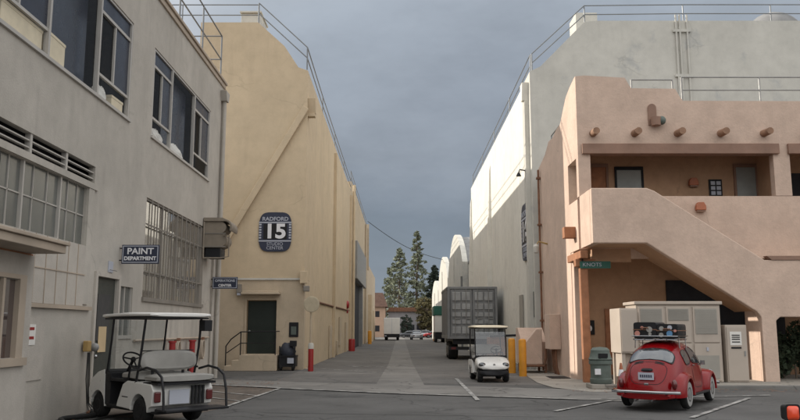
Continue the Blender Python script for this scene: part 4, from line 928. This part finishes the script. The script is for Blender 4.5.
# ---- red beetle-shaped car
def beetle(loc, heading, scale):
    t = thing('vintage_car','small red rounded vintage car with luggage on its roof rack','car',loc,heading,None,False); t.scale = (scale,)*3
    SX = np.array([.06,.10,.15,.22,.32,.45,.6,.8,1.0,1.25,1.6,1.9,2.2,2.42,2.56,2.68,2.82,3.05,3.35,3.6,3.8,3.92])
    ZT = np.array([.44,.56,.67,.79,.93,1.07,1.205,1.33,1.41,1.47,1.50,1.49,1.445,1.36,1.22,1.09,1.01,.96,.88,.76,.62,.48])
    SW = np.array([.06,.12,.22,.4,.7,1.0,1.6,2.2,2.6,3.0,3.4,3.7,3.92]); WW = np.array([.32,.43,.52,.61,.665,.69,.70,.70,.67,.57,.45,.34,.2])
    fs = np.linspace(.06,3.92,400); zf = np.interp(fs,SX,ZT); wf = np.interp(fs,SW,WW); k = np.hanning(23); k /= k.sum()
    zf[11:-11] = np.convolve(zf,k,'valid'); wf[11:-11] = np.convolve(wf,k,'valid')
    zb = .27
    def S(s,v):
        z_ = float(np.interp(s,fs,zf)); w_ = float(np.interp(s,fs,wf)); a = abs(v)*math.pi/2; n = 3.0
        return Vector((math.copysign(w_*max(math.sin(a),0)**(2/n),v), s-.85, zb+(z_-zb)*max(math.cos(a),0)**(2/n)))
    def Nn(s,v):
        e=.01; a = S(s+e,v)-S(s-e,v); b_ = S(s,min(v+e,.999))-S(s,max(v-e,-.999)); n = b_.cross(a)
        n.normalize(); return n if n.z>-.2 or True else n
    m = mb(); ss = np.concatenate([np.linspace(.06,.3,12),np.linspace(.33,2.2,36),np.linspace(2.24,2.9,18),np.linspace(2.95,3.92,18)]); vs = np.linspace(-1,1,49)
    g = [[m.b.verts.new(S(s,v)) for v in vs] for s in ss]
    for i in range(len(ss)-1):
        for j in range(len(vs)-1): m.b.faces.new((g[i][j],g[i][j+1],g[i+1][j+1],g[i+1][j]))
    m.b.faces.new(g[0]); m.b.faces.new(g[-1][::-1])
    for i in range(len(ss)-1): m.b.faces.new((g[i][0],g[i+1][0],g[i+1][-1],g[i][-1]))
    body = m.build('body','carred',t,True)
    c0 = Vector((0,.8,.8))
    def out(s,v,d):
        p = S(s,v); n = Nn(s,v)
        if n.dot(p-c0) < 0: n = -n
        return p+n*d
    def patch(name,mat,s0,s1,v0,v1,ex,off,parent,r0=0.,r1=1.,na=40,nr=6,taper=0.):
        m = mb(); rings=[]
        for r in np.linspace(r0,r1,nr):
            ring=[]
            for k_ in range(na):
                a = 2*math.pi*k_/na; c_,s_ = math.cos(a),math.sin(a)
                A = r*math.copysign(abs(c_)**(2/ex),c_); B = r*math.copysign(abs(s_)**(2/ex),s_)
                sv = (s0+s1)/2+(s1-s0)/2*A; tp = 1+taper*A
                ring.append(m.b.verts.new(out(sv,(v0+v1)/2+(v1-v0)/2*B*tp,off)))
            rings.append(ring)
        for a_,b_ in zip(rings,rings[1:]):
            for k_ in range(na): m.b.faces.new((a_[k_],a_[(k_+1)%na],b_[(k_+1)%na],b_[k_]))
        if r0 > 0: pass
        return m.build(name,mat,parent,True)
    def window(s0,s1,v0,v1,ex=4,taper=0.):
        o = patch('window','carglass',s0,s1,v0,v1,ex,.010,t,0.0001,1.,taper=taper)
        patch('seal','black',s0,s1,v0,v1,ex,.013,o,1.,1.09,nr=3,taper=taper); return o
    window(.475,.79,-.42,.42,4.0,-.07)
    for s_ in (-1,1):
        window(1.02,1.42,s_*.44,s_*.70,3.2); window(1.52,2.28,s_*.42,s_*.70,4.5)
    window(2.36,2.62,-.62,.62,5)
    def seam(s0,s1,v0,v1,ex,nm='panel_seam',taper=0.):
        m = mb(); pts=[]
        for k_ in range(60):
            a = 2*math.pi*k_/60; c_,q_ = math.cos(a),math.sin(a); A = math.copysign(abs(c_)**(2/ex),c_); B = math.copysign(abs(q_)**(2/ex),q_)
            pts.append(out((s0+s1)/2+(s1-s0)/2*A,(v0+v1)/2+(v1-v0)/2*B*(1+taper*A),.0))
        m.tube(pts,.006,6,True); m.build(nm,'black',t)
    seam(.10,.415,-.43,.43,3.2,taper=-.1)
    for s_ in (-1,1): seam(1.47,2.36,s_*.36,s_*.97,6)
    for v0,v1 in ((-.27,-.06),(.06,.27)):
        for q in (.395,.425): patch('air_vent','black',q-.008,q+.008,v0,v1,4,.004,t,.001,1.,na=20,nr=2)
    m = mb(); p = out(.165,0,.02); m.box(-.17,.17,p.y-.05,p.y-.03,p.z-.05,p.z+.11); o = m.build('licence_plate','signgrey',t); m = mb(); [m.box(-.13+.046*k_,-.10+.046*k_,p.y-.054,p.y-.0505,p.z-.0,p.z+.06) for k_ in range(6)]; m.build('plate_print','navy',o)
    m = mb(); m.loft([(p.y-.06,.10,p.z+.13,p.z+.17,3),(p.y+.06,.13,p.z+.12,p.z+.20,3)],14); m.build('plate_lamp','black',t,True)
    m = mb(); m.box(-.05,.05,p.y-.06,p.y+.0,p.z-.17,p.z-.12); m.build('lid_handle','chrome',t,bevel=.01)
    # fenders
    def fender(sc,R_out,Zr,lip,x0,x1,s_):
        m = mb(); zc=.33; rings=[]
        for a in np.linspace(-.12,math.pi+.12,22):
            ring=[]
            for q in np.linspace(0,1,10):
                th = q*math.pi/2; f = math.cos(th)**.75
                rs = lip+(R_out-lip)*f; rz_ = lip+(Zr-lip)*f
                ring.append(m.b.verts.new((s_*(x0+(x1-x0)*math.sin(th)**.8), sc-.85+rs*math.cos(a), zc+rz_*math.sin(a))))
            ring.append(m.b.verts.new((s_*(x1-.02), sc-.85+(lip-.012)*math.cos(a), zc+(lip-.012)*math.sin(a))))
            ring.append(m.b.verts.new((s_*(x0), sc-.85+(lip-.012)*math.cos(a), zc+(lip-.012)*math.sin(a))))
            rings.append(ring)
        for a_,b_ in zip(rings,rings[1:]):
            for i in range(len(a_)-1): m.b.faces.new((a_[i],a_[i+1],b_[i+1],b_[i]))
        m.build('fender','carred',t,True)
    for s_ in (-1,1):
        fender(.85,.66,.50,.345,.44,.775,s_); fender(3.22,.62,.46,.345,.36,.755,s_)
        m = mb(); m.box(min(s_*.60,s_*.765),max(s_*.60,s_*.765),.45,1.95,.26,.31); m.build('running_board','black',t,bevel=.02)
        m = mb(); m.ball((s_*.585,-.66,.565),(.062,.07,.105),12,10); o = m.build('taillight','taillens',t,True)
        wheel(t,(s_*.655,0,.32),.32,.165,'chrome','x','whitewall',.50); wheel(t,(s_*.64,2.37,.32),.32,.165,'chrome','x','whitewall',.50)
        m = mb(); m.tube([(s_*.72,.95,.93),(s_*.80,.98,.98)],.012,6); m.box(min(s_*.78,s_*.88),max(s_*.78,s_*.88),.97,1.0,.94,1.04); m.build('mirror','chrome',t)
        m = mb(); q = out(1.58,s_*.74,.03); m.box(q.x-.015,q.x+.015,q.y-.07,q.y+.07,q.z-.012,q.z+.012); m.build('door_handle','chrome',t,bevel=.006)
        m = mb(); m.ball((s_*.56,2.93,.66),(.095,.09,.10)); m.build('headlight','clear',t,True)
        m = mb(); m.cyl((s_*.18,-.80,.235),(s_*.18,-1.0,.23),.022,n=10); m.build('exhaust','chrome',t,True)
    for nm,y,z in (('rear',-.96,.40),('front',3.22,.42)):
        sg = -1 if nm=='rear' else 1
        m = mb(); pts = [(x,y+sg*(-.16*abs(x/.78)**4),z) for x in np.linspace(-.75,.75,25)]
        for i in range(len(pts)-1):
            pass
        rings=[[m.b.verts.new((p[0],p[1]+sg*a,p[2]+c_)) for a,c_ in ((0,-.034),(.022,-.028),(.034,-.010),(.024,0),(.034,.010),(.022,.028),(0,.034),(-.02,0))] for p in pts]
        for a_,b_ in zip(rings,rings[1:]):
            for i in range(8): m.b.faces.new((a_[i],a_[(i+1)%8],b_[(i+1)%8],b_[i]))
        m.b.faces.new(rings[0]); m.b.faces.new(rings[-1][::-1]); m.build('bumper','chrome',t,True)
        m = mb(); [m.cyl((x,y-sg*.25,z-.03),(x,y,z),.03,n=8) for x in (-.45,.45)]; m.build('bumper_bracket','black',t)
    m = mb(); m.loft([(-.86,.52,.24,.36,3),(-.70,.60,.22,.40,3),(-.4,.6,.22,.4,3)],16); m.build('rear_valance','carred',t,True)
    m = mb(); m.box(-.55,.55,-.5,2.9,.20,.26); m.build('underbody','black',t)
    # roof rack
    m = mb()
    for y in (.15,.55,.95): m.cyl((-.50,y,1.515),(.50,y,1.515),.014,n=8)
    for x in (-.50,-.25,0,.25,.50): m.cyl((x,.10,1.53),(x,1.0,1.53),.010,n=6)
    m.tube([(-.52,.08,1.60),(.52,.08,1.60),(.52,1.02,1.60),(-.52,1.02,1.60)],.012,6,True)
    for x in (-.5,.5):
        for y in (.25,.85): m.tube([(x,y,1.60),(x,y,1.47),(x*1.02,y,1.32)],.012,6)
    m.build('roof_rack','chrome',t,True)
    return t
HB = math.atan2(-.55,.835); LB = Vector((5.55,17.3,.024))
beetle(LB,HB,.95)
MBt = Matrix.Translation(LB) @ Matrix.Rotation(HB,4,'Z') @ Matrix.Scale(.95,4)
def luggage(label,x0,x1,z1,decals):
    t = thing('suitcase',label,'suitcase',MBt @ Vector(((x0+x1)/2,.55,1.541)),HB,'luggage on the red car roof',False)
    w = (x1-x0)/2; h = z1
    m = mb(); m.loft([(-.36,w*.96,0,h,9),(-.34,w,0,h,9),(.34,w,0,h,9),(.36,w*.96,0,h,9)],28); m.build('case','black',t,True)
    m = mb(); m.box(-w-.004,w+.004,-.365,.365,h*.52,h*.57); m.build('trim_band','rust',t)
    m = mb(); m.tube([(-.08,-.37,h*.6),(-.07,-.41,h*.66),(.07,-.41,h*.66),(.08,-.37,h*.6)],.012,6); m.build('handle','rust',t)
    for x,z,r,mt in decals:
        m = mb(); m.cyl((x,-.362,z),(x,-.378,z),r,n=16); m.build('sticker',mt,t)
luggage('black suitcase with pink and white round stickers on the car rack, left one',-.50,.02,.36,[(-.17,.11,.06,'stickpink'),(.10,.20,.065,'seat'),(.11,.10,.035,'seat'),(-.06,.24,.035,'stickpink')])
luggage('black suitcase with blue and white round stickers on the car rack, right one',.04,.50,.32,[(-.12,.22,.05,'seat'),(.05,.11,.065,'stickblue'),(.06,.24,.05,'signgrey'),(-.13,.08,.05,'seat'),(.17,.17,.03,'stickpink')])

# ---- container trailer
t = thing('container_trailer','grey corrugated shipping container on a road trailer parked along the cream stage','container trailer',(4.1,44,0))
x0,x1,yr,zb,zt = 2.66,5.46,44.0,1.15,4.05
m = mb(); m.box(x0+.02,x1-.02,yr+.1,yr+6.1,zb+.1,zt-.04)
for k in range(19):
    y = yr+.35+k*.29; m.box(x0-.02,x0+.019,y,y+.16,zb+.2,zt-.16); m.box(x1-.019,x1+.01,y,y+.16,zb+.2,zt-.16)
m.build('container_body','container',t)
m = mb()
for x in (x0,x1-.14): m.box(x,x+.14,yr-.02,yr+.12,zb,zt)
m.box(x0+.14,x1-.14,yr-.02,yr+.12,zb,zb+.16); m.box(x0+.14,x1-.14,yr-.02,yr+.12,zt-.14,zt); m.box(x0-.02,x1+.02,yr+.12,yr+6.15,zt-.14,zt+.01); m.box(x0-.02,x1+.02,yr+.12,yr+6.15,zb,zb+.18); m.build('frame','container',t,bevel=.015)
xm = (x0+x1)/2
for a,c in ((x0+.16,xm-.02),(xm+.02,x1-.16)):
    m = mb(); m.box(a,c,yr+.02,yr+.09,zb+.17,zt-.15)
    zs = [zb+.28,zb+.82,zb+1.22,zb+1.62,zb+2.12]
    d = m.build('door','container',t,bevel=.02)
    m = mb(); xq = (a+c)/2
    for z,h in zip(zs,(.40,.24,.24,.34,.48)):
        for u0,u1 in ((a+.10,xq-.03),(xq+.03,c-.10)): m.box(u0,u1,yr-.03,yr+.019,z,z+h)
    m.build('pressed_panel','panelgrey',d,bevel=.035)
    m = mb()
    for x in (a+.22*(c-a),a+.72*(c-a)):
        m.cyl((x,yr-.05,zb+.12),(x,yr-.05,zt-.10),.022,n=8); m.box(x-.02,x+.25,yr-.08,yr-.03,zb+1.1,zb+1.15)
    m.build('lock_rod','steel',d)
m = mb(); m.box(x0+.3,x1-.3,yr+.2,yr+7.5,.85,1.14); m.box(x0+.1,x1-.1,yr+.1,yr+.25,.55,.72); m.build('chassis','black',t)
m = mb(); [m.box(x,x+.25,yr+.06,yr+.098,.57,.70) for x in (x0+.2,x1-.45)]; m.build('taillight','taillens',t); m = mb(); m.box(xm-.2,xm+.2,yr+.07,yr+.098,.56,.71); m.build('licence_plate','signgrey',t)
for y in (yr+1.2,yr+2.5):
    for x in (x0+.35,x1-.35): wheel(t,(x,y,.5),.5,.55,'seat')
# ---- far trucks and cars
t = thing('box_truck','white box truck parked at the far left end of the alley','truck',(-1.2,118,0))
m = mb(); m.box(-2.42,-.02,118,124,.95,3.35); m.build('cargo_box','white',t,bevel=.04); m = mb(); m.box(-2.35,-.1,124.2,126.5,.5,2.5); m.build('cab','white',t,bevel=.2); m = mb(); m.box(-2.38,-.06,117.9,124,.45,.94); m.build('chassis','black',t)
m = mb(); m.box(-1.24,-1.2,117.97,117.998,1.0,3.3); m.box(-2.3,-2.0,117.86,117.898,.6,.75); m.build('door_seam','signgrey',t)
for x in (-2.1,-.35): wheel(t,(x,119.5,.45),.45,.4,'seat'); wheel(t,(x,125.2,.45),.45,.4,'seat')
t = thing('delivery_truck','white truck with green top parked beyond the container on the right','truck',(5,100,0))
m = mb(); m.box(4.45,5.7,100,105,1.3,3.4); m.build('cargo_box','white',t,bevel=.03); m = mb(); m.box(4.3,5.75,99.9,105.1,3.403,4.6); m.build('green_top','green',t,bevel=.05); m = mb(); m.box(4.45,5.7,100,105.5,.4,1.29); m.build('chassis','black',t)
for x in (4.6,5.55): wheel(t,(x,101,.45),.45,.3,'seat'); wheel(t,(x,104,.45),.45,.3,'seat')
def far_car(label,loc,rz,mat):
    t = thing('parked_car',label,'car',loc,rz,'cars parked at the far end of the alley',False)
    m = mb(); m.loft([(-2.1,.70,.35,.80,4),(-2.0,.84,.28,.92,4),(-1.0,.88,.25,.98,4),(1.0,.88,.25,.95,4),(1.9,.82,.28,.82,4),(2.1,.68,.35,.70,4)],20); m.build('body',mat,t,True)
    m = mb(); m.loft([(-1.6,.66,.9,1.0,3.5),(-1.0,.70,.9,1.38,3.5),(.0,.72,.9,1.45,3.5),(.6,.70,.9,1.36,3.5),(1.2,.66,.9,.98,3.5)],18); m.build('cabin','carglass',t,True)
    m = mb(); m.loft([(-1.0,.60,1.36,1.42,3),(0,.64,1.42,1.48,3),(.5,.60,1.36,1.42,3)],14); m.build('roof',mat,t,True)
    for x in (-.78,.78): wheel(t,(x,-1.3,.32),.32,.2,'silver'); wheel(t,(x,1.3,.32),.32,.2,'silver')
    m = mb(); [m.box(x-.14,x+.14,-2.12,-2.06,.6,.72) for x in (-.55,.55)]; m.build('taillight','taillens',t)
    return t
far_car('dark car parked sideways at the end of the alley beside the box truck',(2.0,152,.0),R(90),'darkcar')
far_car('silver car parked sideways at the end of the alley',(3.2,158,.0),R(80),'silver')
far_car('small silver car driving up the alley, seen from behind',(2.6,126,.008),R(4),'silver')
far_car('red car parked sideways below the olive bush',(6.6,150,.0),R(95),'red')
far_car('second red car, farther right below the dark tree',(9.0,156,.0),R(85),'red')
far_car('white car parked in the middle of the row at the end of the alley',(4.9,161,.0),R(92),'white')
far_car('dark car nearest the green topped truck at the alley end',(7.8,146,.0),R(82),'darkcar')
# ---- far houses
t = thing('house','peach house with red tiled roof at the far end of the alley','house',(-4,165,0))
m = mb(); m.box(-9,-3.1,165,175,0,6.3); m.build('wall','housepink',t); m = mb(); m.prism([(-9.6,6.303),(-2.6,6.303),(-3.6,9.2),(-8.6,9.2)],'y',164.4,175.6); m.build('roof','rooftile',t)
for x in (-5.2,-6.8):
    for z in (1.2,4.2): m = mb(); m.box(x,x+.9,164.94,164.998,z,z+1.2); m.build('window','darkroom',t)
t = thing('house','low grey house with dark roof behind the parked cars','house',(2,170,0))
m = mb(); m.box(-2.5,5.2,170,178,0,5.4); m.build('wall','greyhouse',t); m = mb(); m.prism([(-3,5.403),(5.6,5.403),(4.6,6.3),(-2.2,6.3)],'y',169.5,178.5); m.build('roof','rust',t)
for x in (.2,1.9,3.6): m = mb(); m.box(x,x+1.2,169.94,169.998,1.0,2.6); m.build('window','darkroom',t)
m = mb(); m.box(-1.9,-.4,169.9,169.997,0,2.3); m.build('door','black',t)
# ---- trees
def tree(nm,label,x,y,h,crown_r,mat,seed,sparse=False,shape='cone',base=.12,n_tiers=26,per=7,size=.28,cnt=16):
    rg = np.random.default_rng(seed); t = thing(nm,label,'tree',(x,y,0))
    m = mb(); m.tube([(x+.15*math.sin(k),y,h*k/10*.97) for k in range(11)],[max(.03,h*.018*(1-k/10.5)) for k in range(11)],8); m.build('trunk','bark',t)
    C=[]; lm = mb()
    for i in range(n_tiers):
        f_ = base+(1-base)*(i+.5)/n_tiers
        if shape=='cone': rr = crown_r*(1-f_)**.75+.25
        elif shape=='round': rr = crown_r*math.sqrt(max(.05,1-((f_-base-.45)/.6)**2))
        else: rr = crown_r*(.55+.45*math.sin(f_*5+seed))*(1-f_**4)+.3
        for k in range(per):
            if sparse and rg.random()<.22: continue
            a = rg.random()*6.283; L2 = rr*(.35+.65*rg.random()); z = h*f_+rg.normal()*.25
            p = (x+L2*math.cos(a),y+L2*math.sin(a),z+ (-.12 if shape=='cone' else .15)*L2)
            C.append((p,(max(.35,rr*.26),max(.35,rr*.26),max(.22,rr*.15))))
            lm.cyl((x,y,z),p,.05,.02,n=5)
    lm.build('limbs','bark',t); leaves('crown',mat,t,C,size,cnt,seed+1)
tree('conifer','tall sparse grey green conifer, tallest tree at the end of the alley',4.1,188,25.0,4.4,'leafgrey',11,True,'cone',.12,40,7,.34,15)
tree('conifer','sparse grey green conifer left of the tallest one',-.1,184,20.5,5.6,'leafgrey',12,True,'cone',.10,34,8,.34,14)
tree('conifer','shorter pale conifer at the left edge of the tree group',-2.4,190,16.5,4.2,'leafgrey',13,True,'cone',.10,26,7,.32,14)
tree('cedar_tree','dark green cedar right of the tall conifers',8.0,182,16.0,3.6,'leafdark',14,False,'cone',.06,32,9,.34,26)
tree('cedar_tree','second dark cedar half hidden by the white arched stages',11.2,186,14.0,3.6,'leafdark',15,False,'cone',.06,26,9,.34,24)
tree('bush_tree','olive yellow autumn tree below the dark cedar',5.8,166,7.6,2.6,'leafautumn',16,False,'round',.2,14,9,.26,26)
tree('bush_tree','small green tree in front of the grey house',1.4,163,4.0,1.4,'leafdark',17,False,'round',.2,9,7,.2,20)

# ---- marker lamp of the photographer's tram at lower right
t = thing('marker_lamp','orange red marker lamp in a dark housing at the lower right corner','lamp',(3.62,7.2,0))
def lampc(): return 3.53,7.2
x,y = lampc()
m = mb(); m.cyl((x,y+.08,0),(x,y+.08,.89),.025,n=10); m.build('post','black',t,True)
m = mb(); m.loft([(y+.0,.070,.875,1.03,5,x),(y+.10,.064,.885,1.02,5,x)],24); m.build('housing','black',t,True)
m = mb(); m.loft([(y-.03,.030,.915,.985,4,x),(y-.012,.05,.895,1.008,5,x),(y-.001,.055,.89,1.015,5,x)],24); m.build('lens','amber',t,True)
